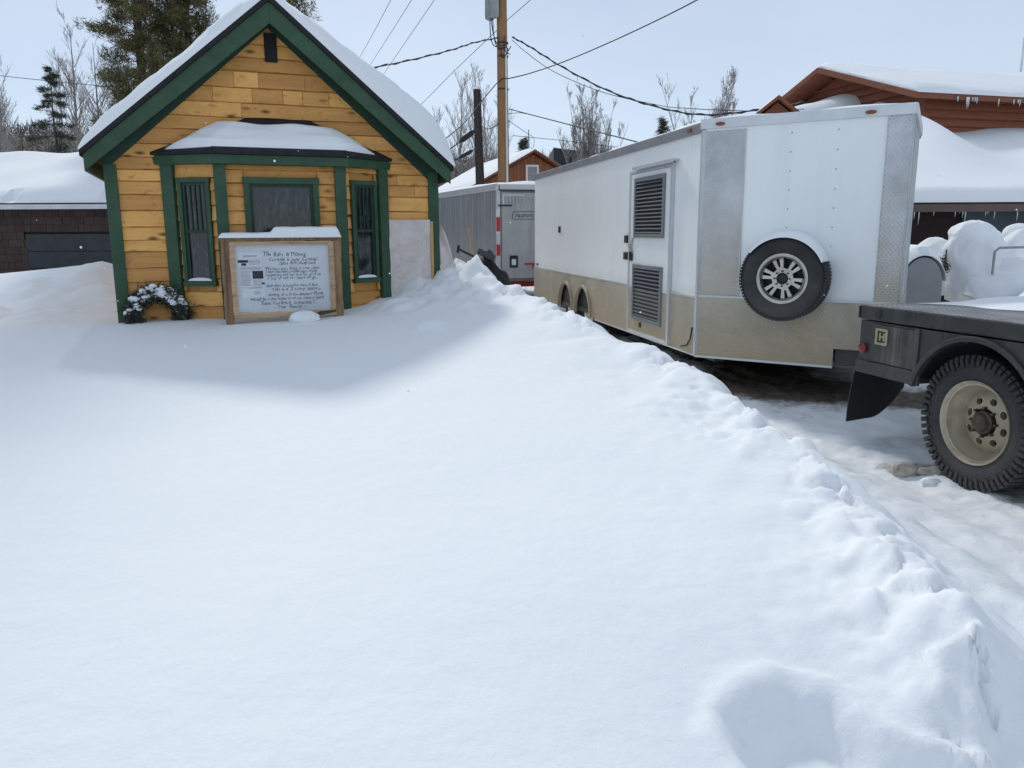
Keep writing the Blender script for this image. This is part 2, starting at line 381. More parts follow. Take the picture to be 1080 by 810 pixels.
def worley(x, y, seed):
    g = np.random.default_rng(seed).random((64, 64, 5)); xi = np.floor(x).astype(int); yi = np.floor(y).astype(int)
    d1 = np.full(x.shape, 9.); d2 = np.full(x.shape, 9.); h = np.zeros(x.shape)
    for i in (-1, 0, 1):
        for j in (-1, 0, 1):
            c = g[(xi+i) % 64, (yi+j) % 64]; dx = x-(xi+i+c[..., 0]); dy = y-(yi+j+c[..., 1]); d = np.hypot(dx, dy)
            hh = c[..., 2]+(c[..., 3]-.5)*dx*1.4+(c[..., 4]-.5)*dy*1.4
            m = d < d1; d2 = np.where(m, d1, np.minimum(d2, d)); d1 = np.where(m, d, d1); h = np.where(m, hh, h)
    return h, d2-d1
_rc = random.Random(21); CHUNKS = []
for _k in range(70):
    _t = _rc.random()**.8*13+2.2; _i = min(len(CREST)-2, int(_t)); _a, _b = CREST[_i], CREST[_i+1]; _u = _rc.random()
    _s = .018+.05*_rc.random()**3
    CHUNKS.append((_a[0]+(_b[0]-_a[0])*_u-abs(_rc.gauss(0, .14))+.03, _a[1]+(_b[1]-_a[1])*_u, _s*_rc.uniform(1.8, 3.2), _s*.62))
for _k in range(45):
    _s = _rc.uniform(.04, .12); CHUNKS.append((-.55+_rc.gauss(0, .45), 9.0+_rc.gauss(0, .6), _s*1.4, _s*.6))
for _k in range(28):
    _s = _rc.uniform(.06, .20); CHUNKS.append((_rc.uniform(-9, -5.6), _rc.uniform(10.0, 13), _s*1.8, _s*.45))
for _k in range(14):
    _s = _rc.uniform(.015, .035); CHUNKS.append((1.05+_rc.gauss(0, .08), 1.92+_rc.gauss(0, .12), _s*2.0, _s*.65))
def hgt(X, Y):
    d = crest_d(X, Y)
    wob = .10*fbm(X, Y, 1.6, 3)+.05*fbm(X+40, Y, 4.5, 2); dd = d+wob
    f = field(X, Y)
    near = np.exp(-(np.clip(-d, 0, None)/.55)**2)*(d < .6)
    sel = sst(fbm(X+60, Y+7, .9, 2)*2.2+.35)
    lump = (np.abs(fbm(X*1.25+3, Y*.8+8, 1.5, 3))*.10+np.abs(fbm(X*1.3+9, Y, 6.5, 3))*.055*sel)*near*sst((Y-1.2)/1.5)
    f = f+.03*fbm(X, Y, .45, 2)+.006*fbm(X, Y, 2.2, 3)*1.0+lump-.035*near
    # rough heaped pile beside the cabin
    pile = np.exp(-(((X+.55)/.9)**2+((Y-9.3)/1.1)**2)); f = f+pile*(np.abs(fbm(X, Y+50, 2.6, 4))*.22-.02)
    # broken clods on the near crest and a hollow beside the camera
    f = f+.05*np.exp(-(((X-1.2)/.13)**2+((Y-1.98)/.16)**2))
    f = f+.05*np.exp(-(((X-1.0)/.10)**2+((Y-1.74)/.10)**2))
    nb_ = .9*fbm(X+4, Y, 3.8, 5)
    rh = np.minimum(np.hypot((X-.70)/.15, (Y-1.63)/.19)+nb_, np.hypot((X-.87)/.20, (Y-1.47)/.19)+nb_+.05)
    f = f-.075*sst((1.15-rh)/.8)**1.2+.055*np.clip(1-((X-1.17)/.15+.4*fbm(X, Y, 8, 2))**2-((Y-1.92)/.17)**2, 0, 1)+.02*np.exp(-((rh-1.2)/.22)**2)
    ck = np.zeros(X.shape); wx = .35*fbm(X, Y, 9, 2); wy = .35*fbm(X+5, Y+3, 9, 2)
    for (cx, cy, cr_, ch_) in CHUNKS:
        q = 1-((X-cx)/cr_+wx*1.6)**2-((Y-cy)/(cr_*1.2)+wy*1.6)**2
        ck = np.maximum(ck, np.clip(q, 0, 1)**.8*ch_)
    f = f+ck*np.clip(1-np.clip(dd, 0, None)/.2, 0, 1)
    # broken crust blocks along the edge and in the heap
    wb = fbm(X+2, Y+2, 7, 2)*.35
    h1, e1 = worley(X*6.5+wb, Y*5+wb, 5); h2, e2 = worley(X*14+wb*2, Y*12-wb, 6)
    msk = np.exp(-((d+.02)/.14)**2)*sst(fbm(X+11, Y+31, 1.1, 2)*3+.45)+.5*np.exp(-((d-.15)/.16)**2)*sst(fbm(X+71, Y+3, 1.7, 2)*3+.3)
    msk = msk*sst((Y-1.3)/.5)
    near_c = np.exp(-(((X-1.08)/.15)**2+((Y-1.92)/.22)**2))
    hm = np.clip(pile*1.3-.15, 0, 1)
    leftp = np.exp(-(((X+6.6)/1.3)**2+((Y-10.6)/1.2)**2))*1.0
    k_ = np.clip(msk+near_c*.22+hm+leftp, 0, 1.3)
    steep = np.clip(1-np.clip(dd+.02, 0, None)/.16, .12, 1); k_ = k_*steep*(.72+.28*sst((Y-3)/1.5))
    f = f+k_*((h1*sst(e1/.28)-.35)*.060+(h2*sst(e2/.3)-.35)*.022)
    # driveway
    g = .03+.05*fbm(X*1.0+.25*Y, Y*.28, 1.5, 4)+.02*fbm(X, Y, 5, 3)
    tr = ((X-2.1+.26*(Y-4.0))/.16); g = g-.035*np.exp(-tr*tr); tr = ((X-2.72+.26*(Y-4.0))/.2); g = g-.03*np.exp(-tr*tr)
    g = g+.030*(1-np.abs(fbm(X*1.4+.35*Y+3, Y*.33, 2.6, 3))*3)*sst(fbm(X, Y+9, .8, 2)*3+.5)+.012*(1-np.abs(fbm(X+7, Y, 7, 3))*3)
    g = np.clip(g, -.03, .16)
    g = g+.05*sst((Y-6.3)/1.5)
    foot = .13*np.exp(-(np.clip(dd-.60, 0, None)/.30)**2)
    t = sst((dd+.03)/.63)
    z = f*(1-t)+(g+foot*(t > 0))*t
    # bank beyond the truck, right of the trailer
    side = (X-4.3)*math.cos(rd(11.3))+(Y-8.18)*math.sin(rd(11.3))   # right of trailer wall
    fl = (X-3.3)*.82-(Y-6.73)*.57                                         # right of nose
    tk = (Y-6.95)-.25*(X-4.8)
    bt = sst(np.minimum(np.minimum(side, fl)-.15, tk)/.8)
    z = z+(1.05+.12*fbm(X, Y, .8, 3)+.05*fbm(X, Y, 3, 3)-z)*bt*(X > 3)
    far = sst((np.hypot(X, Y-8)-14)/8); z = z*(1-far)+.5*far+far*.4*fbm(X, Y, .05, 2)
    return z, dd
def axis(pts):
    out = []
    for (a, b, s) in pts: out += list(np.linspace(a, b, max(1, int(round((b-a)/s))), endpoint=False))
    return np.array(out)
xs = np.concatenate([axis([(-420, -60, 30), (-60, -20, 4), (-20, -10, .5), (-10, -5, .10), (-5, .2, .055), (.2, .9, .022), (.9, 1.7, .014), (1.7, 3.6, .035), (3.6, 8, .12), (8, 20, .6), (20, 60, 4), (60, 421, 30)])])
ys = np.concatenate([axis([(-60, -8, 4), (-8, .6, .3), (.6, 3.0, .018), (3.0, 6, .030), (6, 10.5, .05), (10.5, 18, .14), (18, 30, .6), (30, 60, 4), (60, 421, 30)])])
X, Y = np.meshgrid(xs, ys, indexing='ij'); Z, DD = hgt(X, Y)
def hz(x, y): return float(hgt(np.array([[float(x)]]), np.array([[float(y)]]))[0][0, 0])
nx, ny = X.shape
V = np.stack([X, Y, Z], -1).reshape(-1, 3); idx = np.arange(nx*ny).reshape(nx, ny)
quads = np.stack([idx[:-1, :-1], idx[1:, :-1], idx[1:, 1:], idx[:-1, 1:]], -1).reshape(-1, 4)
cxy = V[quads].mean(1); ddq = DD.reshape(-1)[quads].mean(1)
isdrive = (ddq > .52) & (cxy[:, 1] < 30) & (cxy[:, 1] > -8) & (cxy[:, 0] < 14) & (cxy[:, 2] < .45)
dirt = np.zeros(len(V))
def blob(cx, cy, rx, ry, a, amp):
    dx = V[:, 0]-cx; dy = V[:, 1]-cy; c, s = math.cos(a), math.sin(a)
    return amp*np.exp(-(((dx*c+dy*s)/rx)**2+((-dx*s+dy*c)/ry)**2))
for b_ in [(3.1, 7.35, 1.6, .42, -.35, 1.0), (2.8, 9.5, 1.0, 2.6, 0, 1.0), (2.78, 5.08, .46, .16, -.3, .58), (3.1, 4.5, .40, .16, -.2, .40), (3.9, 4.9, .9, .9, 0, .5)]:
    dirt = dirt+blob(*b_)
def sub(name, q, mat, attr=None):
    u, inv = np.unique(q, return_inverse=True)
    o = raw(name, V[u], inv.reshape(-1, 4), mat, smooth=True, attr=None if attr is None else attr[u]); tag(o, kind='structure'); return o
sub('snow_field', quads[~isdrive], SNOW)
sub('driveway', quads[isdrive], GROUND, np.clip(dirt, 0, 1.2))

# distant hill behind the village
def hill_h(x, y):
    base = 11.5+2.2*math.sin(x*.021+1.2)+1.5*math.sin(x*.07)
    if x < -45: base += 3.5*min(1, (-45-x)/25)
    if x > -20: base -= 3*min(1, (x+20)/25)
    t = min(1, max(0, (y-70)/50)); return base*t*t*(3-2*t)+.8*mn.fractal(Vector((x*.06, y*.06, 2)), 1, 2, 4)-.3
hx = np.arange(-190, 191, 5.0); hy = np.arange(66, 190, 5.0)
HV = [(x, y, hill_h(x, y)) for x in hx for y in hy]; m_ = len(hy)
HF = [(i*m_+j, (i+1)*m_+j, (i+1)*m_+j+1, i*m_+j+1) for i in range(len(hx)-1) for j in range(m_-1)]
HILLM = paint('hill_scrub', (.20, .165, .145), .9, .35, .35)
tag(raw('hill', HV, HF, HILLM, smooth=True), kind='structure')

# ================================================================ CABIN
TH = .374
cabin = empty('timber_cabin', (-4.18, 8.4, 0), TH, 'small honey pine cabin with green trim, bay window and snow covered gable roof', 'cabin')
WC = 1.69; WID = 3.52
mb = MB()
mb.prism([(0, .2), (WID, .2), (WID, 2.25), (WC, 3.80), (0, 2.25)], .012, 5.0, 'y')
mb.build('wall', PINE, cabin)
def roofz(s, top, m=.85): return top-m*abs(s-WC)
# siding boards
mb = MB(); rr = random.Random(4)
def plank(mb, xa, xb, z0, z1, clipfn=None, y0=0., th=.024, rr=rr, jag=.005):
    """one horizontal board with slightly wavy lower edge; the bottom sits proud of the one below"""
    if xb-xa < .03: return
    n = max(2, int((xb-xa)/.12)); mb.c = rr.random(); yb = -th-rr.random()*.010; yt = -th*.45
    fr = []
    lo = [z0+.005+rr.uniform(-jag, jag) for _ in range(n+1)]; hi = [z1-.003+rr.uniform(-jag*.6, jag*.6) for _ in range(n+1)]
    for i in range(n+1):
        x = xa+(xb-xa)*i/n; a, b = lo[i], hi[i]
        if clipfn: b = min(b, clipfn(x)); a = min(a, b-.001)
        fr.append([mb.v((x, y0+yb, a)), mb.v((x, y0+yb*.8+yt*.2, a+.008)), mb.v((x, y0+yt, b)), mb.v((x, y0+.006, b)), mb.v((x, y0+.006, a))])
    for A, B in zip(fr, fr[1:]):
        for j in range(5): mb.f([A[j], B[j], B[(j+1) % 5], A[(j+1) % 5]])
    mb.f(fr[0]); mb.f(fr[-1][::-1])
z = .50
while z < 3.82:
    h = .148*rr.uniform(.80, 1.18); z1 = min(z+h, 3.85)
    half = (3.80-z)/.88 if z > 2.24 else 9
    xa, xb = max(.0, WC-half), min(WID, WC+half)
    clip = (lambda x: 3.80-.88*abs(x-WC)) if z1 > 2.2 else None
    cuts = [xa]
    while cuts[-1] < xb-.5:
        nxt = cuts[-1]+rr.uniform(.7, 2.6)
        if 2.85 < z < 3.15: nxt = cuts[-1]+rr.uniform(.18, .5)
        if nxt > xb-.25: break
        cuts.append(nxt)
    cuts.append(xb)
    for a, b in zip(cuts, cuts[1:]):
        for (p, q) in ([(a, b)] if z > 2.25 else [(a, min(b, .62)), (max(a, 2.86), b)]):
            if q-p > .04: plank(mb, p+.002, q-.002, z, z1, clip)
    z = z1
mb.build('siding', PINE, cabin)
# corner boards
for a in (-.022, WID-.10):
    MB().box(a, a+.122, -.052, .03, .3, 2.30).build('corner_board', GREEN, cabin, bevel=.004)
# roof deck, shingles
OY = -.30
mb = MB()
def roofpoly(top, th, ext=0.):
    L, Rr = -.175-ext, 3.63+ext
    return [(L, roofz(L, top)), (WC, top), (Rr, roofz(Rr, top)), (Rr, roofz(Rr, top)+th), (WC, top+th), (L, roofz(L, top)+th)]
mb.prism(roofpoly(3.955, .055, .02), OY-.03, 5.3, 'y'); roof = mb.build('roof', BLACKROOF, cabin)
mb = MB(); mb.prism(roofpoly(3.925, .026), OY+.03, 5.25, 'y'); mb.build('soffit', DKGREEN, cabin)
for sgn in (-1, 1):
    L = -.165 if sgn < 0 else 3.62
    p = [(WC, 3.952), (L, roofz(L, 3.952)), (L, roofz(L, 3.952)-.165), (WC, 3.952-.215)]
    MB().prism(p, OY, OY+.028, 'y').build('bargeboard', GREEN, cabin, bevel=.003)
    L2 = -.022 if sgn < 0 else WID+.022
    q = [(WC, 3.925), (L2, roofz(L2, 3.925)), (L2, 3.75-.89*abs(L2-WC)), (WC, 3.75)]
    MB().prism(q, -.045, .0, 'y').build('frieze_board', DKGREEN, cabin)
for L in (-.165, 3.592):   # eave fascia
    MB().box(L, L+.028, OY+.03, 5.2, roofz(L, 3.925)-.14, roofz(L, 3.925)).build('eave_fascia', GREEN, cabin)
# snow on the roof
mb = MB()
def RP(u, v):
    s = -.20+u*3.86; y = -.335+v*5.6; return (s, y, roofz(s, 4.011))
def RT(u, v):
    s = -.20+u*3.86; e = min(1, max(.0, (.5-abs(u-.5))/.05))**.5; ey = min(1, (.5-abs(v-.5))/.02)**.4
    left = .145; right = .10+.28*min(1, max(0, (s-WC)/1.5)); k = 1/(1+math.exp(-(s-WC)/.08)); base = left*(1-k)+right*k
    if u > .95: base *= 1
    return max(.03, base*(.25+.75*e)*(.55+.45*ey)*(1+.12*mn.noise(Vector((s*1.7, v*6, 0)))) + .022*mn.noise(Vector((s*5, v*30, 0)))+.01*mn.noise(Vector((s*17, v*60, 0))))
mb.sheet(RP, RT, 120, 60).build('roof_snow', SNOW, roof, smooth=True, ang=60)
# gable vent
MB().box(1.655, 1.765, -.035, -.005, 3.415, 3.685).build('gable_vent', DARKIN, cabin)
mb = MB()
for a, b, c, d in ((1.645, 1.657, 3.405, 3.695), (1.763, 1.775, 3.405, 3.695), (1.657, 1.763, 3.683, 3.695), (1.657, 1.763, 3.405, 3.417)): mb.box(a, b, -.042, -.01, c, d)
mb.build('vent_frame', DARKIN, cabin)

# bay window ------------------------------------------------------
bay = MB(); BP = [(.60, .0), (1.05, -.25), (2.38, -.25), (2.88, .0)]
bay.prism([(.62, .02), (1.07, -.225), (2.36, -.225), (2.86, .02)], .2, 2.32, 'z')
bayo = bay.build('bay_window', PINE, cabin)
def frame_of(P, Q):
    P = Vector((*P, 0)); Q = Vector((*Q, 0)); ex = (Q-P).normalized(); ez = Vector((0, 0, 1)); ey = ez.cross(ex)
    M = Matrix((ex, ey, ez)).transposed().to_4x4(); M.translation = P; return M, (Q-P).length
def window_panel(P, Q, w0, w1, zb, zt, side):
    M, Lp = frame_of(P, Q)
    mb = MB(); mb.M = M; z = .5
    while z < 2.31:
        z1 = min(z+.148*rr.uniform(.88, 1.12), 2.31)
        if z1 <= zb+.02 or z >= zt-.02: plank(mb, .01, Lp-.01, z, z1)
        else:
            plank(mb, .01, w0, z, z1); plank(mb, w1, Lp-.01, z, z1)
        z = z1
    mb.build('bay_siding', PINE, bayo)
    fr = MB(); fr.M = M; t = .062 if not side else .042
    fr.box(w0, w0+t, -.058, -.0, zb, zt); fr.box(w1-t, w1, -.058, -.0, zb, zt)
    fr.box(w0-.008, w1+.008, -.064, 0, zt-t, zt+.006); fr.box(w0-.012, w1+.012, -.075, 0, zb-.012, zb+t*.9)
    wf = fr.build('window_frame', GREEN, bayo, bevel=.003)
    i0, i1, j0, j1 = w0+t, w1-t, zb+t*.9, zt-t
    s_ = MB(); s_.M = M; q = .030
    s_.box(i0, i0+q, -.038, -.004, j0, j1); s_.box(i1-q, i1, -.038, -.004, j0, j1); s_.box(i0+q, i1-q, -.038, -.004, j1-q, j1); s_.box(i0+q, i1-q, -.038, -.004, j0, j0+q)
    if side:
        mid = 1.615; s_.box(i0+q, i1-q, -.036, -.006, mid-.016, mid+.016)
        for k in (1, 2, 3):
            x = i0+q+(i1-i0-2*q)*k/4; s_.box(x-.006, x+.006, -.030, -.010, mid+.016, j1-q)
    s_.build('sash', DKGREEN, wf)
    g = MB(); g.M = M; g.box(i0+q*.5, i1-q*.5, -.016, -.003, j0+q*.5, j1-q*.5); g.build('pane', GLASS, wf)
    if side:
        sn = MB(); sn.M = M
        sn.sheet(lambda u, v: (i0+(i1-i0)*u, -.062+.05*v, j0+q*.2), lambda u, v: .004+.03*rim_round(u, 2)*rim_round(v, 3), 14, 5).build('sill_snow', SNOW, wf, smooth=True)
window_panel((.60, 0), (1.05, -.25), .105, .46, 1.05, 2.165, True)
window_panel((1.05, -.25), (2.38, -.25), .27, 1.055, 1.40, 2.175, False)
window_panel((2.38, -.25), (2.88, 0), .075, .43, 1.04, 2.165, True)
for (P, Q, a, b) in (((.60, 0), (1.05, -.25), -.06, .075), ((1.05, -.25), (2.38, -.25), -.02, .10), ((1.05, -.25), (2.38, -.25), 1.235, 1.355), ((2.38, -.25), (2.88, 0), .455, .58)):
    M, Lp = frame_of(P, Q); m = MB(); m.M = M; m.box(a, b, -.078, .03, .3, 2.315); m.build('bay_post', GREEN, bayo, bevel=.004)
BR = [(.43, .0), (1.00, -.40), (2.42, -.40), (3.00, .0)]
def off(pl, d): return [(pl[0][0]-d, 0), (pl[1][0]-d*.7, pl[1][1]-d), (pl[2][0]+d*.7, pl[2][1]-d), (pl[3][0]+d, 0)]
MB().prism(BR, 2.305, 2.40, 'z').build('bay_fascia', GREEN, bayo, bevel=.004)
mb = MB(); o1 = off(BR, .03)
ev = [mb.v((*p, 2.402)) for p in o1]; ev2 = [mb.v((*p, 2.432)) for p in o1]; tp = [mb.v((1.45, -.0, 2.84)), mb.v((2.05, -.0, 2.84))]
for i in range(3): mb.f([ev[i], ev[i+1], ev2[i+1], ev2[i]])
mb.f([ev2[0], ev2[1], tp[0]]); mb.f([ev2[1], ev2[2], tp[1], tp[0]]); mb.f([ev2[2], ev2[3], tp[1]]); mb.f(ev); mb.f([ev[0], ev2[0], tp[0], tp[1], ev2[3], ev[3]])
broof = mb.build('bay_roof', BLACKROOF, bayo)
def bp(u, v):
    e = off(BR, -.015); seg = [0, .22, .80, 1.0]; u = .04+.90*u
    for i in range(3):
        if u <= seg[i+1] or i == 2:
            t = (u-seg[i])/(seg[i+1]-seg[i]); a = Vector((e[i][0]*(1-t)+e[i+1][0]*t, e[i][1]*(1-t)+e[i+1][1]*t, 2.425)); break
    tt = min(1, max(0, (u-.1)/.8)); b = Vector((1.40+.72*tt, -.0, 2.84)); return a.lerp(b, .01+.62*v)
def bt(u, v):
    e = min(1, (.5-abs(u-.5))/.10)**.6; return .010+.12*e*(max(0., 1-(abs(v-.35)/.66)**3))**.5*(1+.25*mn.noise(Vector((u*4, v*3, 5))))
MB().sheet(bp, bt, 60, 24).build('bay_roof_snow', SNOW, broof, smooth=True, ang=80)

# plastic sheeting on the right of the facade
def plastic_mat():
    m, n, l, b = _mat('plastic_film'); co = _map(n, l, (1, 1, 1))
    l.new(_mix(n, l, _ramp(n, l, _noise(n, l, 5, 6, co, .7, 1), .35, .7), (.72, .62, .58), (.88, .82, .79)), b.inputs['Base Color'])
    b.inputs['Roughness'].default_value = .35; b.inputs['Alpha'].default_value = .88
    _bump(n, l, b, _noise(n, l, 9, 5, _map(n, l, (1, 1, .5)), .7, 2.), .6, .02); return m
PLASTIC = plastic_mat()
ps = empty('plastic_sheet', (-4.18, 8.4, 0), TH, 'crinkled whitish plastic film stapled over the lower boards beside the bay', 'plastic sheet')
mb = MB(); mb.sheet(lambda u, v: (2.925+.50*u, -.046-.012*mn.noise(Vector((u*5, v*7, 0)))-.012, .45+1.29*v), lambda u, v: .004, 24, 40, up=(0, -1, 0)).build('film', PLASTIC, ps, smooth=True)
mb = MB(); mb.sheet(lambda u, v: (3.545+(.01+.30*(1-v)**.8)*u, -.06-.02*u+.03*math.sin(v*9+u*4), .62+1.06*v), lambda u, v: .004, 12, 30, up=(0, -1, 0)).build('loose_flap', PLASTIC, ps, smooth=True)
MB().box(3.425, 3.455, -.085, -.052, .5, 1.72).build('batten', PINE_V, ps)

# ================================================================ NOTICE BOARD
sg = empty('notice_board', (-4.18, 8.4, 0), TH, 'handwritten whiteboard notice in a rough wooden frame capped with snow', 'sign')
SY = -.75
def wob_slab(mb, x0, x1, y0, y1, z0, z1, seed, j=.012, vert=True):
    r_ = random.Random(seed); n = 14; rings = []
    mb.c = r_.random()
    for i in range(n+1):
        t = i/n
        if vert:
            zz = z0+(z1-z0)*t; a = x0+r_.uniform(-j, j); b = x1+r_.uniform(-j, j); rings.append([mb.v((a, y0, zz)), mb.v((b, y0+.003*r_.random(), zz)), mb.v((b, y1, zz)), mb.v((a, y1, zz))])
        else:
            xx = x0+(x1-x0)*t; a = z0+r_.uniform(-j, j); b = z1+r_.uniform(-j, j); rings.append([mb.v((xx, y0, a)), mb.v((xx, y1, a)), mb.v((xx, y1, b)), mb.v((xx, y0+.003*r_.random(), b))])
    for A, B in zip(rings, rings[1:]):
        for k in range(4): mb.f([A[k], A[(k+1) % 4], B[(k+1) % 4], B[k]])
    mb.f(rings[0][::-1]); mb.f(rings[-1])
for x0, x1, sd in ((1.035, 1.125, 1), (2.15, 2.235, 2)):
    mb = MB(); wob_slab(mb, x0, x1, SY-.05, SY+.05, .45, 1.54, sd, .006); mb.build('post', LIVE, sg, smooth=True, ang=30)
mb = MB(); wob_slab(mb, 1.03, 2.24, SY-.055, SY+.055, 1.515, 1.548, 3, .004, False); mb.build('top_rail', LIVE, sg)
mb = MB(); wob_slab(mb, 1.12, 2.16, SY-.062, SY-.02, .735, .785, 5, .008, False); mb.build('bottom_rail', LIGHTWOOD, sg)
mb = MB()
wob_slab(mb, 1.115, 1.165, SY-.068, SY-.03, .77, 1.51, 6, .003); wob_slab(mb, 2.105, 2.155, SY-.068, SY-.03, .77, 1.51, 7, .003); wob_slab(mb, 1.16, 2.11, SY-.066, SY-.03, 1.475, 1.513, 8, .003, False)
mb.build('inner_frame', LIGHTWOOD, sg)
MB().box(1.13, 2.14, SY-.035, SY+.01, .76, 1.50).build('whiteboard', WHITEBOARD, sg)
def capT(u, v):
    h = .052+.058/(1+math.exp(-(u-.435)/.008)); return max(.004, h*(min(1, (.5-abs(u-.5))/.035)**.5)*rim_round(v, 3)+.006*mn.noise(Vector((u*9, v*2, 1))))
MB().sheet(lambda u, v: (1.02+1.22*u, SY-.085+.17*v, 1.549), capT, 90, 10).build('snow_cap', SNOW, sg, smooth=True, ang=80)
def bx(cx): return 1.145+(cx-40)/1010*.985
def bz(cy): return 1.485-(cy-35)/715*.71
# glyph cache
_gc = {}
def glyph(ch, size):
    k = (ch, size)
    if k not in _gc:
        c = bpy.data.curves.new('g', 'FONT'); c.body = ch; c.size = size; c.resolution_u = 2; o = bpy.data.objects.new('g', c); COL.objects.link(o)
        bpy.context.view_layer.update(); me = bpy.data.meshes.new_from_object(o.evaluated_get(bpy.context.evaluated_depsgraph_get()))
        vs = [tuple(v.co) for v in me.vertices]; fs = [tuple(p.vertices) for p in me.polygons]
        w_ = max([v[0] for v in vs]+[0]) if vs else size*.28
        _gc[k] = (vs, fs, w_+size*.07); bpy.data.objects.remove(o)
    return _gc[k]
def write(mb, text, x, z, y, size, width=None, rnd=None, jit=0., shear=.0, axis='x', thin=1.):
    gs = [glyph(ch, size) for ch in text]; tot = sum(g[2] for g in gs); sx = (width/tot if width else 1.)
    cx = 0
    for g in gs:
        gs_ = (rnd.uniform(.82, 1.22) if rnd else 1); a = (rnd.uniform(-jit, jit) if rnd else 0); dz = (rnd.uniform(-jit, jit)*size*.5 if rnd else 0)
        ca, sa = math.cos(a), math.sin(a); ids = []
        for vx, vz, _ in g[0]:
            X_ = (vx+shear*vz); px = X_*ca-vz*sa; pz = X_*sa+vz*ca
            hx_ = (cx+px*gs_)*sx; pz *= gs_
            ids.append(mb.v((x+hx_, y, z+pz+dz) if axis == 'x' else (y, x-hx_, z+pz+dz)))
        for f in g[1]: mb.f([ids[i] for i in f])
        cx += g[2]
mb = MB(); hr = random.Random(5)
LINES = [(340, 785, 150, 'The Baby is Moving', 60), (395, 905, 200, 'Carnival is your Coming!', 48), (500, 880, 240, '(Since 1979) Keep here', 44),
         (355, 915, 290, 'We have been living in your cabin', 42), (355, 890, 322, 'There you have a home and a friend', 42), (355, 925, 356, 'Supporting and our love for all of us', 42),
         (370, 890, 388, 'a cup of tea for more to go.', 42), (355, 890, 468, 'Now there is a good to make it here', 42), (410, 920, 508, "This is a '2 Story' history", 42),
         (370, 945, 562, 'Moving. It is in the summer! Please', 44), (185, 945, 604, 'we will be a new home to all our cabin is loved', 44),
         (285, 855, 652, 'Thank You Breck  community !!', 48), (410, 760, 695, '~ The  Family ~', 46)]
for x0, x1, yy, t, s_ in LINES:
    write(mb, t, bx(x0), bz(yy+6)-.004, SY-.0375, s_/1010*1.0, (x1-x0)/1010*.985, hr, .13, .22)
mb.build('handwriting', INK, sg, fix=False)
for a, b, c, d in ((85, 325, 120, 275), (100, 340, 300, 470), (110, 335, 490, 580)): MB().box(bx(a), bx(b), SY-.0375, SY-.034, bz(d), bz(c)).build('printed_sheet', PAPER, sg)
mb = MB(); r5 = random.Random(9)
for a, b, c, d, st in ((195, 320, 195, 240, 14), (105, 215, 310, 460, 13), (225, 330, 400, 460, 15), (230, 310, 515, 550, 14), (110, 320, 265, 268, 9), (140, 290, 150, 162, 10), (100, 330, 284, 290, 9), (190, 330, 480, 484, 9)):
    yy = c
    while yy < d+2:
        mb.box(bx(a), bx(b-r5.random()*25), SY-.040, SY-.0372, bz(yy+4), bz(yy)); yy += st
mb.build('print_line', PRINT, sg)
for a, b, c, d in ((88, 188, 196, 222), (120, 168, 228, 252), (224, 332, 308, 388), (312, 342, 428, 448)): MB().box(bx(a), bx(b), SY-.040, SY-.0372, bz(d), bz(c)).build('printed_picture', PRINTD, sg)

# ================================================================ needle tufts
def tufts(centers, dirs, size, nb, mat, name, parent, seed=0, width=.10, spread=.9, shade=None, flat=1.0):
    r = np.random.default_rng(seed); C = np.asarray(centers); D = np.asarray(dirs); N = len(C)
    n = N*nb; c = np.repeat(C, nb, 0); d = np.repeat(D, nb, 0)+r.normal(0, spread, (n, 3))*np.array([1, 1, flat]); d /= np.linalg.norm(d, axis=1)[:, None]+1e-9
    s = size*r.uniform(.6, 1.2, (n, 1)); o = r.normal(0, size*.30, (n, 3)); b = c+o; tip = b+d*s
    sd = np.cross(d, r.normal(0, 1, (n, 3))); sd /= np.linalg.norm(sd, axis=1)[:, None]+1e-9; sd *= s*width
    V = np.stack([b-sd, b+sd, tip], 1).reshape(-1, 3); Fc = np.arange(n*3).reshape(-1, 3)
    rn = np.repeat(r.random(n)*.6+np.repeat(r.random(N)*.4, nb), 3)
    return raw(name, V, Fc, mat, parent, attr=rn)
# wreath
wr = empty('wreath', (-4.18, 8.4, 0), TH, 'snow dusted evergreen wreath half buried against the cabin wall', 'wreath')
cs, ds = [], []; r6 = random.Random(3)
for k in range(380):
    a = r6.uniform(-.4, math.pi+.4); q = r6.uniform(0, 2*math.pi); rr_ = .06*math.sqrt(r6.random())
    rad = Vector((math.cos(a), 0, math.sin(a))); p = Vector((.37, -.14, .73))+rad*(.235+rr_*1.15*math.cos(q))+Vector((0, 1, 0))*rr_*math.sin(q)
    cs.append(p); ds.append(rad*.5+Vector((math.sin(a), 0, -math.cos(a)))*.4+Vector((0, -.5, 0)))
tufts(cs, ds, .075, 12, SPRUCE, 'foliage', wr, 2, .12)
mb = MB(); mb.tube([(.37+.235*math.cos(a), -.14, .73+.235*math.sin(a)) for a in [i*math.pi*2/32 for i in range(33)]], .035, 8, False).build('hoop', BARK, wr, smooth=True)
mb = MB()
for k in range(190):
    a = r6.uniform(.0, math.pi); 
    if r6.random() > .35+.65*math.sin(a)*1.0: continue
    rad = Vector((math.cos(a), 0, math.sin(a))); p = Vector((.37, -.16, .73))+rad*(.235+r6.uniform(-.05, .075))+Vector((0, r6.uniform(-.06, .02), .02))
    mm = Matrix.Translation(p) @ Matrix.Diagonal((r6.uniform(.8, 1.6), 1, r6.uniform(.6, 1), 1))
    before = len(mb.bm.verts); bmesh.ops.create_icosphere(mb.bm, subdivisions=2, radius=r6.uniform(.012, .034), matrix=mm)
for v in mb.bm.verts: v.co += Vector(mn.noise_vector(v.co*30))*.008
mb.build('snow_clumps', SNOW, wr, smooth=True, ang=180)

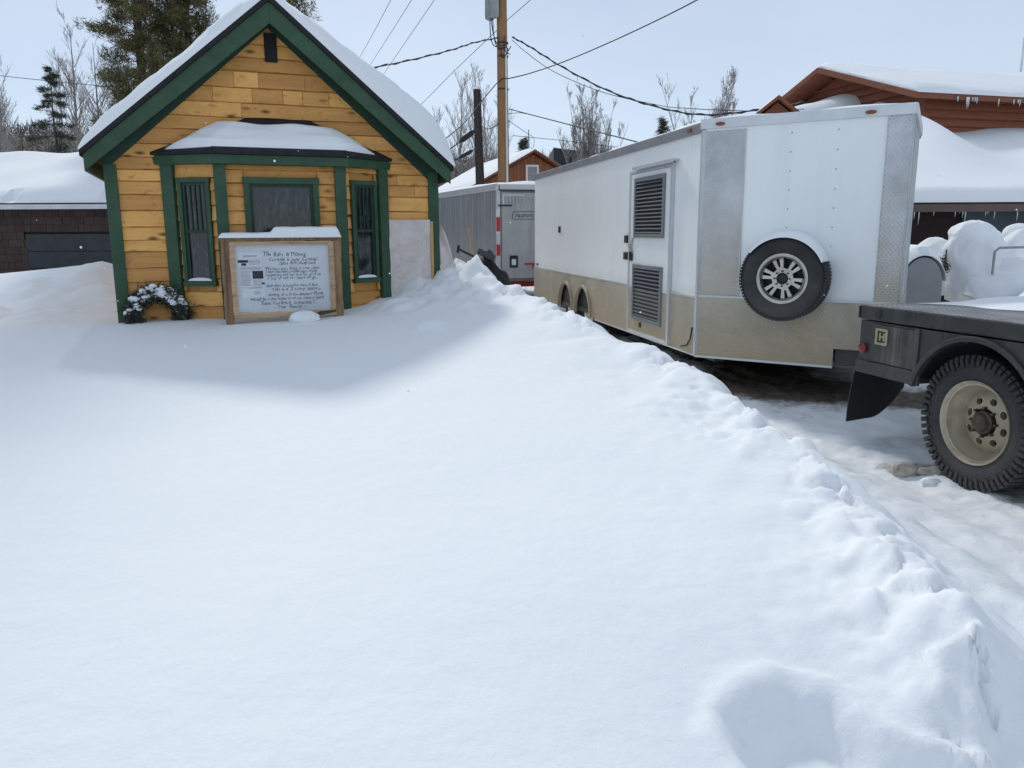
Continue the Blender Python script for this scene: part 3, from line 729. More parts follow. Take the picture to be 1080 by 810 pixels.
# ================================================================ WHITE TRAILER
tr = empty('cargo_trailer', (1.8135, 7.681, 0), rd(11.336), 'long white enclosed trailer with a v shaped nose, louvred side door and spare wheel', 'trailer')
NX, NY = 1.27, -1.22; TL = 7.04
RX, RY = 2.40, .15      # right front corner
foot = [(0, 0), (NX, NY), (RX, RY), (RX, TL), (0, TL)]
FM, FL_ = frame_of((0, 0), (NX, NY))       # flank frame: x along flank towards nose, -y outward
FM2, FL2 = frame_of((NX, NY), (RX, RY))
mb = MB(); mb.prism(foot, .90, 2.585, 'z'); body = mb.build('body', TRWHITE, tr, bevel=.01)
# lower skirt with wheel arches
def arc(cy, cz, r, a0, a1, n=18): return [(cy+r*math.cos(a0+(a1-a0)*i/n), cz+r*math.sin(a0+(a1-a0)*i/n)) for i in range(n+1)]
ZS = .955
def skirt_outline():
    p = [(0.0, ZS), (0.0, .395)]
    for cy in (3.87, 4.80):
        r = .395; a = math.acos(min(1, (r*1.0)/r))
        pts = arc(cy, .40, r, math.pi, 0, 18); p += pts
    p += [(TL, .395), (TL, ZS)]; return p
mb = MB(); mb.prism(skirt_outline(), -.012, .006, 'x'); mb.build('side_skirt', ATPD, tr)
mb = MB(); mb.prism([(RX, RY), (RX, TL), (RX+.012, TL), (RX+.012, RY)], .395, ZS, 'z'); mb.build('side_skirt', ATPD, tr)
mb = MB(); mb.M = FM
mb.prism([(-.008, .39), (1.275, .39), (1.275, .55), (FL_+.006, .55), (FL_+.006, .975), (-.008, .975)], -.012, .01, 'y'); mb.build('nose_skirt', ATPD, tr)
mb = MB(); mb.M = FM2; mb.prism([(0, .55), (.5, .55), (.5, .39), (FL2, .39), (FL2, .975), (0, .975)], -.012, .01, 'y'); mb.build('nose_skirt', ATPD, tr)
mb = MB(); mb.M = FM; mb.box(-.006, .393, -.008, .01, .977, 2.505); mb.build('nose_strip', ATP, tr)
mb = MB(); mb.M = FM; mb.box(1.575, FL_+.004, -.009, .01, .977, 2.525); mb.build('nose_strip', ATP, tr)
mb = MB(); mb.M = FM2; mb.box(-.002, .16, -.009, .01, .977, 2.525); mb.build('nose_strip', ATP, tr)
mb = MB(); mb.M = FM2; mb.box(.162, FL2, -.006, .01, .977, 2.525); mb.build('nose_panel', REFLPLATE, tr)
# narrow trims
mb = MB(); mb.box(-.022, .012, -.02, .02, .40, 2.52); mb.M = FM
mb.box(.392, .398, -.014, 0, .97, 2.50); mb.box(1.569, 1.576, -.014, 0, .97, 2.52); mb.box(-.01, FL_+.006, -.018, 0, .966, .984); mb.box(-.008, 1.275, -.02, .01, .375, .397)
mb.build('corner_trim', RAIL, tr)
mb = MB(); mb.box(-.016, 0, 0.02, TL, .950, .968); mb.box(-.018, .0, .0, 3.3, .382, .400); mb.build('side_trim', RAIL, tr)
# panel seam rivets
for x in (.80, 1.19):
    for k in range(9):
        mb = MB(); mb.M = FM; mb.box(x-.005, x+.005, -.004, 0, 1.12+k*.165, 1.130+k*.165); mb.build('rivet', RAILG, tr)
# roof rails
mb = MB(); mb.M = FM; mb.box(-.03, FL_+.02, -.03, .03, 2.525, 2.615); mb.M = FM2; mb.box(-.01, FL2+.02, -.03, .03, 2.527, 2.613); mb.build('front_rail', RAILW, tr, bevel=.006)
mb = MB(); mb.box(-.03, .03, 0, TL, 2.50, 2.595); mb.box(RX-.03, RX+.03, RY, TL, 2.50, 2.595); mb.box(-.02, RX+.02, TL-.02, TL+.03, 2.50, 2.59); mb.build('roof_rail', RAILG, tr, bevel=.01)
mb = MB()
def tf(u, v): 
    x = .05+u*(RX-.1); y0 = NY*x/NX if x < NX else NY+(RY-NY)*(x-NX)/(RX-NX); return (x, y0+.05+v*(4.2-y0), 2.588)
mb.sheet(tf, lambda u, v: .004+.075*rim_round(u, 8)*rim_round(v, 10)*(1+.5*mn.noise(Vector((u*5, v*8, 0)))), 40, 60).build('roof_snow', SNOW, body, smooth=True)
# marker lights
for M, x in ((FM, .16), (FM, 1.44)):
    mb = MB(); mb.M = M @ Matrix.Translation((x, -.034, 2.562)); 
    mb.prism([(.045*math.cos(a), .016*math.sin(a)) for a in [i*math.pi/8 for i in range(16)]], -.012, .004, 'y'); mb.build('marker_light', AMBER, tr, bevel=.003)
mb = MB(); mb.box(-.045, -.03, .22, .30, 2.53, 2.56); mb.build('marker_light', AMBER, tr)
# door
D0, D1 = .70, 1.90
dz0, dz1 = .43, 2.245
mb = MB(); mb.box(-.022, .0, D0, D1, dz0, dz1); door = mb.build('door', TRWHITE, tr, bevel=.004)
mb = MB()
for a, b, c, d in ((D1, D1+.035, .41, 2.28), (D0-.05, D0, .40, 2.28), (D0, D1, 2.25, 2.28), (D0, D1, .40, .428)): mb.box(-.034, 0, a, b, c, d)
mb.build('door_frame', RAIL, tr, bevel=.003)
mb = MB(); mb.box(-.024, -.0225, D0+.012, D1-.012, dz0+.01, .94); mb.build('kick_plate', ATPD, door)
mb = MB(); mb.box(-.075, -.0, .54, 1.72, 2.295, 2.312); mb.box(-.085, -.075, .54, 1.72, 2.275, 2.312); mb.build('drip_gutter', RAIL, tr)
def louvre(y0, y1, z0, z1, name='louvre'):
    mb = MB(); t = .045
    mb.box(-.046, -.022, y0, y0+t, z0, z1); mb.box(-.046, -.022, y1-t, y1, z0, z1); mb.box(-.046, -.022, y0+t, y1-t, z1-t, z1); mb.box(-.046, -.022, y0+t, y1-t, z0, z0+t)
    lo = mb.build(name, LOUVER, door, bevel=.003)
    n = int((z1-z0-2*t)/.040); mb = MB()
    for k in range(n):
        z = z0+t+(k+.5)*(z1-z0-2*t)/n
        a = [mb.v((-.024, y, z+.017)) for y in (y0+t, y1-t)]; b = [mb.v((-.046, y, z-.010)) for y in (y0+t, y1-t)]; c = [mb.v((-.046, y, z-.014)) for y in (y0+t, y1-t)]; d = [mb.v((-.024, y, z+.017)) for y in (y0+t, y1-t)]
        mb.f([a[0], a[1], b[1], b[0]]); mb.f([b[0], b[1], c[1], c[0]]); mb.f([c[0], c[1], d[1], d[0]])
    mb.build('slats', LOUVERD, lo)
    MB().box(-.0235, -.0222, y0+t*.6, y1-t*.6, z0+t*.6, z1-t*.6).build('backing', BLACKPL, lo)
louvre(.84, 1.745, 1.52, 2.19); louvre(.855, 1.75, .57, 1.215)
mb = MB(); mb.box(-.05, -.02, 1.79, 1.87, 1.25, 1.36); mb.build('lock', BLACKPL, door, bevel=.006)
mb = MB(); mb.tube([(-.03, 1.78+.05*math.cos(a), 1.43+.09*math.sin(a)) for a in [-1.9+i*.35 for i in range(12)]], .012, 8); mb.tube([(-.03, 1.85, 1.38), (-.075, 1.81, 1.43), (-.03, 1.79, 1.50)], .010, 8); mb.build('handle', ALLOY, door, smooth=True)
for (y, z) in ((2.06, 1.50), (2.075, 1.30)): MB().box(-.03, 0, y-.045, y+.045, z-.045, z+.045).build('latch_block', BLACKPL, tr, bevel=.005)
MB().box(-.02, 0, 5.21, 5.31, 1.575, 1.675).build('port_cover', BLACKPL, tr, bevel=.008)
mb = MB(); mb.tube([(-.026, 1.49, .52), (-.034, 1.49, .52)], .03, 14); mb.build('drain_cap', BLACKPL, door)
MB().box(-.02, 0, 6.75, 6.86, 1.0, 1.03).build('side_marker', AMBER, tr)
mb = MB(); mb.tube([(-.02, .06, .66), (-.04, .05, .55), (-.03, .15, .47), (-.03, .3, .44)], .008, 6); mb.build('hanging_cord', BLACKPL, tr)
# underbody
mb = MB(); mb.box(.25, .35, .1, TL-.1, .30, .42); mb.box(2.05, 2.15, .3, TL-.1, .30, .42); mb.prism([(.02, .02), (NX, NY+.05), (RX-.02, RY+.02), (RX-.02, TL-.02), (.02, TL-.02)], .43, .50, 'z')
for k in range(7): mb.box(.35, 2.05, .4+k*.95, .46+k*.95, .36, .43)
mb.build('chassis', BLACKSTEEL, tr)
mb = MB(); mb.box(.03, .42, 3.35, 5.3, .502, .898); mb.build('wheel_well', BLACKPL, tr)
def tyre(mb, R, r_in, w, blocks=0, bl=.014):
    """around local x, centred at x=0"""
    h = w/2; prof = [(r_in, -h*.78), (r_in+.015, -h*.9), (r_in+(R-r_in)*.45, -h), (R-.045, -h*.93), (R-.015, -h*.82), (R, -h*.6), (R, h*.6), (R-.015, h*.82), (R-.045, h*.93), (r_in+(R-r_in)*.45, h), (r_in+.015, h*.9), (r_in, h*.78)]
    mb.lathe(prof, 72, closed=True)
    for k in range(blocks):
        a = 2*math.pi*k/blocks; Mo = mb.M.copy()
        for sx, sh in ((-1, 0), (1, .5)):
            mb.M = Mo @ Matrix.Rotation(a+sh*2*math.pi/blocks, 4, 'X'); hw = math.pi*R/blocks*.62
            x0, x1 = (sx*h*.30, sx*h*.97)
            pts = [(min(x0, x1), -hw), (max(x0, x1), -hw), (max(x0, x1), hw), (min(x0, x1), hw)]
            mb.box(min(x0, x1), max(x0, x1), -hw, hw, R-.03, R+bl)
            mb.box(min(sx*h*.80, sx*h*1.03), max(sx*h*.80, sx*h*1.03), -hw*.8, hw*.8, R-.05-.018*(k % 2), R-.012)
            mb.box(min(sx*.01, sx*h*.26), max(sx*.01, sx*h*.26), -hw*1.2, hw*.5, R-.01, R+bl*.9)
        mb.M = Mo
for cy in (3.87, 4.80):
    wheel = bpy.data.objects.new('wheel', None); COL.objects.link(wheel); wheel.parent = tr; wheel.location = (.17, cy, .37)
    mb = MB(); tyre(mb, .355, .20, .22); mb.build('tyre', RUBBER, wheel, smooth=True)
    mb = MB(); mb.lathe([(.205, -.08), (.19, -.10), (.17, -.05), (.06, -.06), (.04, -.09), (.04, .0), (.2, .05)], 32); mb.build('rim', ALLOY, wheel, smooth=True)
    mb = MB(); a = arc(cy, .40, .398, 0, math.pi, 20); b = arc(cy, .40, .435, math.pi, 0, 20); mb.prism(a+b, -.05, -.012, 'x'); mb.build('fender_trim', ATPD, tr, bevel=.004)
# spare wheel on the nose
SM = FM @ Matrix.Translation((.845, -.14, 1.175)) @ Matrix.Rotation(rd(90), 4, 'Z')   # local x axis -> outward(-) / inward
spare = bpy.data.objects.new('spare_wheel', None); COL.objects.link(spare); spare.parent = tr; spare.matrix_local = SM
mb = MB(); tyre(mb, .372, .215, .235, 0)
for k in range(3):
    pass
ty = mb.build('tyre', RUBBER, spare, smooth=True)
mb = MB()
for k in range(80):
    mb.M = Matrix.Rotation(2*math.pi*k/80, 4, 'X')
    for x in (-.085, -.03, .03, .085): mb.box(x-.020, x+.020, -.011, .011, .360, .378)
mb.build('tread', RUBBER, spare)
mb = MB(); mb.lathe([(.222, -.085), (.222, -.104), (.205, -.108), (.195, -.10), (.192, -.07), (.192, .09), (.215, .09)], 56, cap=False); 
rimo = mb.build('rim', ALLOY, spare, smooth=True, ang=30)
rimo.data.materials[0] = ALLOY
mb = MB(); mb.lathe([(.19, -.075), (.17, -.094), (.085, -.080), (.075, -.085), (.052, -.088), (.045, -.06), (.045, -.045), (.19, -.045)], 56, closed=True); disc = mb.build('spokes', ALLOY, rimo, smooth=True, ang=30)
ct = MB()
for k in range(6):
    ct.M = Matrix.Rotation(2*math.pi*k/6+.25, 4, 'X'); ct.prism([(-.045, .182), (.045, .182), (.020, .092), (-.020, .092)], -.2, .1, 'x')
    ct.M = Matrix.Rotation(2*math.pi*(k+.5)/6+.25, 4, 'X'); ct.prism([(-.016, .178), (.016, .178), (.008, .105), (-.008, .105)], -.2, .1, 'x')
cut(disc, ct)
for k in range(8):
    mb = MB(); mb.M = Matrix.Rotation(2*math.pi*k/8, 4, 'X'); mb.tube([(-.098, 0, .066), (-.06, 0, .066)], .009, 8); mb.build('lug_nut', DARKSTEEL, rimo)
mb = MB(); mb.lathe([(.19, .02), (.19, .03)], 32); mb.lathe([(.043, -.075), (.03, -.08), (.043, -.05)], 20); mb.build('hub', BLACKPL, rimo)
mb = MB(); mb.tube([(.02, 0, 0), (.14, 0, 0)], .05, 12); mb.build('bracket', BLACKSTEEL, spare)
mb = MB()
def snp(u, v):
    a = rd(38+u*112); R_ = .378; return (-.115+.23*v, R_*math.cos(a), R_*math.sin(a))
ssheet = MB(); n1, n2 = 36, 8; top = []; bot = []
for i in range(n1+1):
    u = i/n1; a = rd(38+u*118); th_ = .002+.045*(max(0, math.sin(math.pi*u))**.7); ra = []; rb = []
    for j in range(n2+1):
        v = j/n2; t = th_*rim_round(v, 3)+.002; x = -.125+.25*v
        ra.append(ssheet.v((x, (.372+t)*math.cos(a), (.372+t)*math.sin(a)))); rb.append(ssheet.v((x, .36*math.cos(a), .36*math.sin(a))))
    top.append(ra); bot.append(rb)
for i in range(n1):
    for j in range(n2):
        ssheet.f([top[i][j], top[i+1][j], top[i+1][j+1], top[i][j+1]])
    ssheet.f([top[i][0], bot[i][0], bot[i+1][0], top[i+1][0]]); ssheet.f([top[i][n2], top[i+1][n2], bot[i+1][n2], bot[i][n2]])
ssheet.build('snow_crust', SNOW, spare, smooth=True, ang=70)
# tongue and jack
mb = MB()
mb.tube([(1.12, -1.0, .40), (NX+.02, NY-.85, .42)], .045, 4); mb.tube([(1.42, -1.0, .40), (NX-.02, NY-.85, .42)], .045, 4); mb.box(NX-.06, NX+.06, NY-1.05, NY-.7, .38, .47)
mb.build('tongue', BLACKSTEEL, tr)
mb = MB(); mb.M = FM; mb.box(1.285, 1.62, .02, .30, .40, .545); mb.build('step_box', BLACKSTEEL, tr, bevel=.005)

# ================================================================ FLATBED TRUCK
tk = empty('flatbed_truck', (2.542, 5.729, 0), rd(14.5), 'black steel flatbed truck with dual rear wheels and a dirty beige rim, snow on deck', 'truck')
DW = 2.25; DLn = 3.4
mb = MB(); mb.prism([(.0, .962), (0, 1.062), (DLn*-1, 1.085), (DLn*-1, .985)], .0, .05, 'x'); mb.prism([(.0, .962), (0, 1.062), (DLn*-1, 1.085), (DLn*-1, .985)], DW-.05, DW, 'x'); mb.box(.05, DW-.05, -.05, 0, .962, 1.062); mb.build('side_rail', BLACKSTEEL, tk, bevel=.008)
mb = MB(); mb.prism([(-.04, 1.040), (-.04, 1.060), (-DLn, 1.083), (-DLn, 1.060)], .045, DW-.045, 'x'); mb.prism([(-.0, 1.061), (-.0, 1.066), (-DLn, 1.089), (-DLn, 1.084)], .004, DW-.004, 'x'); deck = mb.build('deck', DECK, tk)
mb = MB()
for y in (-.12, -.42, -.9, -1.4, -1.9, -2.4, -2.9): mb.box(.05, DW-.05, y-.04, y+.04, .90, 1.035)
mb.box(.62, .72, -DLn, -.1, .62, .90); mb.box(1.53, 1.63, -DLn, -.1, .62, .90); mb.build('frame', BLACKSTEEL, tk)
# rail end stake pocket
mb = MB(); mb.tube([(-.006, -.19, 1.012), (.02, -.19, 1.012)], .032, 16); mb.build('stake_socket', BLACKPL, tk, bevel=.004)
mb = MB(); mb.box(-.004, .03, .001, .012, .97, 1.055); mb.build('rail_end_cap', BLACKPL, tk)
# tool box
mb = MB(); mb.box(.01, .46, -.60, -.005, .585, .955); mb.build('toolbox', BLACKSTEEL, tk, bevel=.004)
MB().box(-.004, .01, -.56, -.145, .675, .935).build('toolbox_door', BOXPANEL, tk, bevel=.003)
mb = MB(); mb.box(-.010, .012, -.62, -.0, .575, .665); mb.build('lower_rail', BLACKSTEEL, tk, bevel=.004)
mb = MB(); mb.box(-.012, .0, -.605, -.565, .66, .95); mb.build('hinge_strip', BOXPANEL, tk, bevel=.002)
pl = paint('latch_plate', (.42, .40, .26), .4, .2, 20, metal=.5)
mb = MB()
for a, b, c, d in ((-.31, -.29, .80, .915), (-.21, -.19, .80, .915), (-.29, -.21, .898, .915), (-.29, -.21, .80, .817)): mb.box(-.014, -.004, a, b, c, d)
for y in (-.275, -.235): mb.box(-.012, -.004, y-.008, y+.008, .83, .885)
mb.box(-.012, -.004, -.268, -.242, .852, .864)
mb.build('latch', pl, tk, bevel=.002)
mb = MB(); mb.lathe([(.038, -.002), (.038, -.014), (.028, -.020), (.001, -.022)], 20)
lo_ = mb.build('side_marker_light', REDLENS, tk, smooth=True); lo_.location = (.0, -.062, .755)
# arch and front panel
ac = (-1.06, .44); AR = .50
a1 = arc(ac[0], ac[1], AR, math.pi*.985-.28, .28, 26)
mb = MB(); out = [(-.63, .955), (-.63, .58)]
ang0, ang1 = math.acos(( -.63-ac[0])/AR) if abs((-.63-ac[0])/AR) < 1 else .3, None
pts = arc(ac[0], ac[1], AR, .28, math.pi-.28, 26)
mb.prism([(-.60, .955), (-.60, .58)]+pts+[(-1.56, .58), (-1.56, .965)], -.002, .02, 'x'); mb.build('fender_panel', BLACKSTEEL, tk)
mb = MB(); i_ = arc(ac[0], ac[1], AR-.012, .26, math.pi-.26, 30); o_ = arc(ac[0], ac[1], AR+.022, math.pi-.26, .26, 30)
mb.prism(i_+o_, -.028, .02, 'x'); mb.build('fender_lip', BLACKSTEEL, tk, bevel=.006)
mb = MB(); mb.prism(arc(ac[0], ac[1], AR+.01, .3, math.pi-.3, 30)+arc(ac[0], ac[1], AR-.006, math.pi-.3, .3, 30), .02, .62, 'x'); mb.build('wheel_arch', BLACKPL, tk)
MB().box(.0, .46, -3.3, -1.57, .585, .965).build('side_box', BLACKSTEEL, tk, bevel=.006)
# mud flap
mb = MB()
def mf(u, v):
    w_ = .50; zb = .585; L = .41-.02*math.sin(u*2); cut_ = 1-.55*max(0, (u-.45)/.55)**1.6
    return (.0+w_*u, .008+.05*math.sin(v*1.6)*(1-u*.3)+.03*u*v, zb-L*v*cut_)
mb.sheet(mf, lambda u, v: .010, 14, 12, up=(0, 1, 0)).build('mud_flap', BLACKPL, tk, smooth=True)
mb = MB(); mb.box(1.0, 1.25, -.4, .45, .44, .54); mb.build('hitch', BLACKSTEEL, tk)
# wheels (dual)
def rimset(w_, outer):
    mb = MB(); mb.lathe([(.252, -.118), (.262, -.126), (.262, -.112), (.235, -.10), (.225, -.06), (.198, -.02), (.188, .10), (.22, .13), (.23, .13), (.205, .11), (.205, -.0), (.235, -.09)] if outer else [(.25, -.11), (.25, .11), (.2, .1), (.2, -.1)], 64, closed=True)
    ri = mb.build('rim', DIRTYRIM, w_, smooth=True, ang=35)
    if outer:
        mb = MB(); mb.lathe([(.200, .005), (.180, -.004), (.160, -.020), (.10, -.030), (.088, -.036), (.082, -.01), (.082, .012), (.200, .018)], 64, closed=True); di = mb.build('wheel_disc', DIRTYRIM, ri, smooth=True, ang=35)
        ct = MB()
        for k in range(8):
            ct.M = Matrix.Rotation(2*math.pi*(k+.35)/8, 4, 'X'); ct.prism([(.026*math.cos(a), .136+.021*math.sin(a)) for a in [i*math.pi/8 for i in range(16)]], -.2, .2, 'x')
        cut(di, ct)
        RUST = paint('hub_rust', (.12, .085, .06), .6, .3, 30, metal=.4, bump=.4)
        mb = MB(); mb.lathe([(.072, .01), (.072, -.055), (.058, -.062), (.052, -.085), (.040, -.090), (.001, -.092)], 24)
        for k in range(8):
            mb.M = Matrix.Rotation(2*math.pi*k/8, 4, 'X'); mb.tube([(-.058, 0, .090), (.0, 0, .090)], .010, 6)
        mb.build('hub', RUST, ri, smooth=True, ang=35)
        mb = MB(); mb.lathe([(.198, .06), (.198, .07)], 32); mb.build('brake_drum', BLACKPL, ri)
for xo, outer in ((.155, True), (.47, False), (DW-.155, True)):
    w_ = bpy.data.objects.new('wheel', None); COL.objects.link(w_); w_.parent = tk; w_.location = (xo, -1.06, .425); 
    if xo > 2: w_.rotation_euler = (0, 0, math.pi)
    mb = MB(); tyre(mb, .412, .252, .265, 58, .009); mb.build('tyre', RUBBER, w_, smooth=True, ang=35)
    rimset(w_, outer)
mb = MB(); mb.tube([(.5, -1.06, .43), (DW-.5, -1.06, .43)], .06, 10); mb.tube([(DW/2-.14, -1.06, .43), (DW/2+.14, -1.06, .43)], .16, 14); mb.build('axle', BLACKSTEEL, tk)
def dsp(u, v):
    y = -.10-.03*math.sin(v*9)-3.1*u; e = .40+1.2*u*(1-u*.4)+.10*mn.noise(Vector((u*9, 3, 0)))+.04*math.sin(u*23); return (e+v*(DW-.25-e), y, 1.068+.0067*(-y))
MB().sheet(dsp, lambda u, v: .003+.045*rim_round(u, 9)*min(1, v/.3)**.8*rim_round(.5+v*.49, 8)*(1+.5*mn.noise(Vector((u*6, v*4, 2)))), 60, 30).build('deck_snow', SNOW, deck, smooth=True)

# ================================================================ GRAY TRAILER
gt = empty('gray_trailer', (-.28, 16, 0), rd(21.5), 'gray enclosed trailer parked end to end behind the white one, rear doors facing out', 'trailer')
GW, GL = 2.3, 6.0
MB().box(0, GW, 0, GL, .58, 2.50).build('body', TRGRAY, gt, bevel=.01)
mb = MB(); mb.box(-.03, .03, -.03, GL, 2.40, 2.53); mb.box(GW-.03, GW+.03, -.03, GL, 2.40, 2.53); mb.build('roof_rail', RAIL, gt, bevel=.01)
mb = MB(); mb.box(-.012, .06, -.02, .03, .60, 2.40); mb.box(GW-.06, GW+.012, -.02, .03, .60, 2.40); mb.box(.06, GW-.06, -.02, .01, 2.40, 2.52); mb.build('door_frame', RAIL, gt)
for x0, x1 in ((.09, 1.14), (1.16, 2.21)): MB().box(x0, x1, -.03, -.0, .66, 2.36).build('rear_door', TRDOOR, gt, bevel=.005)
mb = MB()
for k in range(14): mb.box(-.006, 0, .3+k*.4, .308+k*.4, .6, 2.39)
mb.build('panel_seam', RAIL, gt)
MB().box(.03, 1.0, -.045, -.02, 2.395, 2.415).build('hinge_bar', BLACKSTEEL, gt)
mb = MB(); mb.box(.02, .30, -.05, -.03, 2.09, 2.12); mb.build('hinge', BLACKSTEEL, gt)
MB().box(-.03, .05, -.032, -.021, 1.55, 2.04).build('reflector_white', WHITETAPE, gt)
for a, b in ((1.60, 1.88), (1.12, 1.34)): MB().box(-.03, .05, -.036, -.0325, a, b).build('reflector_red', RED, gt)
mb = MB(); mb.box(.11, .56, -.034, -.0305, 2.30, 2.32); mb.box(.11, .14, -.034, -.0305, 2.1, 2.32); mb.build('faded_outline', WHITETAPE, gt)
mb = MB(); 
for a, b, c, d in ((.34, .80, 1.985, 1.995), (.34, .80, 1.83, 1.84)): mb.box(a, b, -.0345, -.031, c, d)
mb.prism([(.30, 1.84), (.315, 1.84), (.345, 1.99), (.33, 1.99)], -.0345, -.031, 'y')
write(mb, 'Haulmark', .37, 1.875, -.036, .13, .40, None, 0, .3); mb.build('lettering', INK, gt, fix=False)
mb = MB(); r8 = random.Random(2)
for k in range(11): 
    x = .15+k*.075; mb.box(x, x+.012, -.0325, -.0305, 2.12+r8.random()*.03, 2.27)
mb.build('faded_lettering', TRGRAY, gt)
mb = MB(); mb.box(.25, .43, -.05, -.03, .88, 1.12); mb.build('light_housing', BLACKPL, gt, bevel=.01); MB().box(.29, .38, -.056, -.05, .93, 1.05).build('light_lens', WHITETAPE, gt)
mb = MB(); mb.box(.58, .93, -.04, -.03, .93, .965); mb.box(.74, .78, -.04, -.03, .86, .93); mb.build('red_marking', RED, gt)
MB().box(0, GW, -.06, 0, .50, .60).build('bumper', REDLENS, gt)
mb = MB(); mb.box(.3, 2.0, .5, GL-.3, .45, .58)
mb.build('chassis', BLACKSTEEL, gt)
for cy in (2.6, 3.5):
    w_ = bpy.data.objects.new('wheel', None); COL.objects.link(w_); w_.parent = gt; w_.location = (.15, cy, .42)
    mb = MB(); tyre(mb, .34, .19, .2); mb.build('tyre', RUBBER, w_, smooth=True)
MB().sheet(lambda u, v: (.02+u*(GW-.04), .06+v*(GL-.1), 2.505), lambda u, v: .01+.09*rim_round(u, 8)*rim_round(v, 12)*(1+.4*mn.noise(Vector((u*4, v*6, 9)))), 20, 40).build('roof_snow', SNOW, gt, smooth=True)

# dark tarp bundle and tools beside the gray trailer
tp_ = at(521, 300, 12.5)
TX, TY = tp_.x, tp_.y
tb = empty('tarp_bundle', (TX-.02, TY, hz(TX, TY)-.12), 0, 'black tarp draped over equipment behind the snow pile', 'tarp')
def tarp(u, v):
    a = u*2*math.pi; r = .10+.52*v**.8; z = 1.22-1.2*v**1.25
    f = 1+.28*math.sin(a*3+1)*v+.2*mn.noise(Vector((math.cos(a)*2, math.sin(a)*2, v*3)))
    return (math.cos(a)*r*f*1.0-.10+.0*v, math.sin(a)*r*f*.8, z-.3*max(0, -math.cos(a))*v*0+.12*mn.noise(Vector((math.cos(a)*3, math.sin(a)*3, v*4+3))))
MB().sheet(tarp, lambda u, v: .001, 48, 18, closed=False).build('cover', TARP, tb, smooth=True, ang=180)
mb = MB(); mb.tube([(-.12, 0, 1.0), (-.10, 0, 1.28), (-.02, -.03, 1.36)], .05, 8); mb.build('grip', BLACKPL, tb, smooth=True)
MB().box(-.14, -.02, -.03, .03, 1.26, 1.36).build('red_cap', RED, tb, bevel=.02)
a_ = at(484, 263, 12.0); b_ = at(511, 276, 12.1)
sh = empty('snow_shovel', a_, 0, 'black handled shovel lying on the snow pile by the gray trailer', 'shovel')
mb = MB(); mb.tube([(0, 0, 0), tuple(b_-a_)], .018, 8); mb.tube([(-.02, 0, -.05), (0.0, 0, .06)], .02, 8); mb.build('shaft', BLACKPL, sh, smooth=True)
mb = MB(); d_ = b_-a_; mb.tube([tuple(d_+Vector((-.1, 0, .16))), tuple(d_+Vector((.16, 0, .05)))], .05, 6); mb.build('blade', BLACKSTEEL, sh)
a_ = at(494, 240, 12.6); b_ = at(500, 268, 12.4)
st_ = empty('wooden_stake', b_, 0, 'thin wooden stake leaning upright beside the gray trailer', 'stake')
MB().tube([(0, 0, -.4), tuple(a_-b_)], .012, 6).build('shaft', PINE_V, st_)

# ================================================================ LEFT GARAGE
ga = empty('garage', (-16.5, 17.0, 0), 0, 'low brown shingled garage with dark door under a thick snow roof', 'garage')
GWd = 8.9
mb = MB(); mb.box(0, GWd, .35, 8, .1, 2.2); mb.build('wall', DARKIN, ga)
mb = MB(); r9 = random.Random(8); z = .2
while z < 2.15:
    x = 0
    while x < GWd:
        ww = r9.uniform(.10, .22); 
        if not (5.98 < x < 8.65 and z < 1.55): mb.box(x, min(GWd, x+ww-.006), .30+r9.random()*.012, .35, z, min(z+.155, 2.17), c=r9.random())
        x += ww
    z += .16
mb.build('shingle_siding', SHINGLE_BROWN, ga)
mb = MB()
for k in range(4): mb.box(6.0, 8.75, .31, .345, .12+k*.37, .12+k*.37+.362)
mb.build('garage_door', CHARCOAL, ga, bevel=.006)
mb = MB(); mb.prism([(-.15, 2.10), (4.0, 3.32), (8.2, 2.10), (8.2, 2.22), (4.0, 3.44), (-.15, 2.22)], -.2, GWd+.2, 'x'); groof = mb.build('roof', BLACKROOF, ga)
mb = MB(); mb.box(-.2, GWd+.2, -.24, -.15, 2.10, 2.20); mb.build('gutter', RAIL, ga, bevel=.01)
def gp(u, v): y = -.12+8.2*v; return (-.2+(GWd+.4)*u, y, 3.44-.294*abs(y-4.0)+.005)
def gtk(u, v): e = min(1, v/.04)**.6*min(1, (1-v)/.04)**.6; return .003+(.20+.10*mn.noise(Vector((u*7, v*5, 0))))*e*rim_round(u, 12)*(0.12+.88*min(1, (v/.012))) 
def gtk2(u, v):
    t = gtk(u, v)
    if v < .035 and mn.noise(Vector((u*13, 4, 0))) > .18: t *= .1
    return t
MB().sheet(gp, gtk2, 160, 60).build('roof_snow', SNOW, groof, smooth=True)

# ================================================================ BROWN CABIN FAR
bc = empty('brown_cabin', (.81, 30, 0), rd(17), 'brown board cabin with a small white gable window and snowy roof', 'cabin')
HW = 2.3; ap = 4.45; ev_ = 4.45-2.3*.55
MB().prism([(-HW, .4), (HW, .4), (HW, ev_-.05), (0, ap-.05), (-HW, ev_-.05)], .03, 7.5, 'y').build('wall', LOGV, bc)
mb = MB(); x = -HW; r10 = random.Random(1)
while x < HW-.02:
    ww = .14; zt = ap-.06-.55*max(abs(x), abs(x+ww)); mb.box(x+.004, x+ww-.004, -.002-r10.random()*.012, .028, .4, zt, c=r10.random()); x += ww
mb.build('board_siding', LOGV, bc)
def bz_(x, t): return ap+t-.55*abs(x)
mb = MB(); E_ = HW+.3; mb.prism([(-E_, bz_(E_, 0)), (0, ap), (E_, bz_(E_, 0)), (E_, bz_(E_, .07)), (0, ap+.07), (-E_, bz_(E_, .07))], -.3, 7.8, 'y'); br = mb.build('roof', LOG, bc)
def brp(u, v): x = -E_+2*E_*u; return (x, -.27+8.1*v, bz_(x, .075))
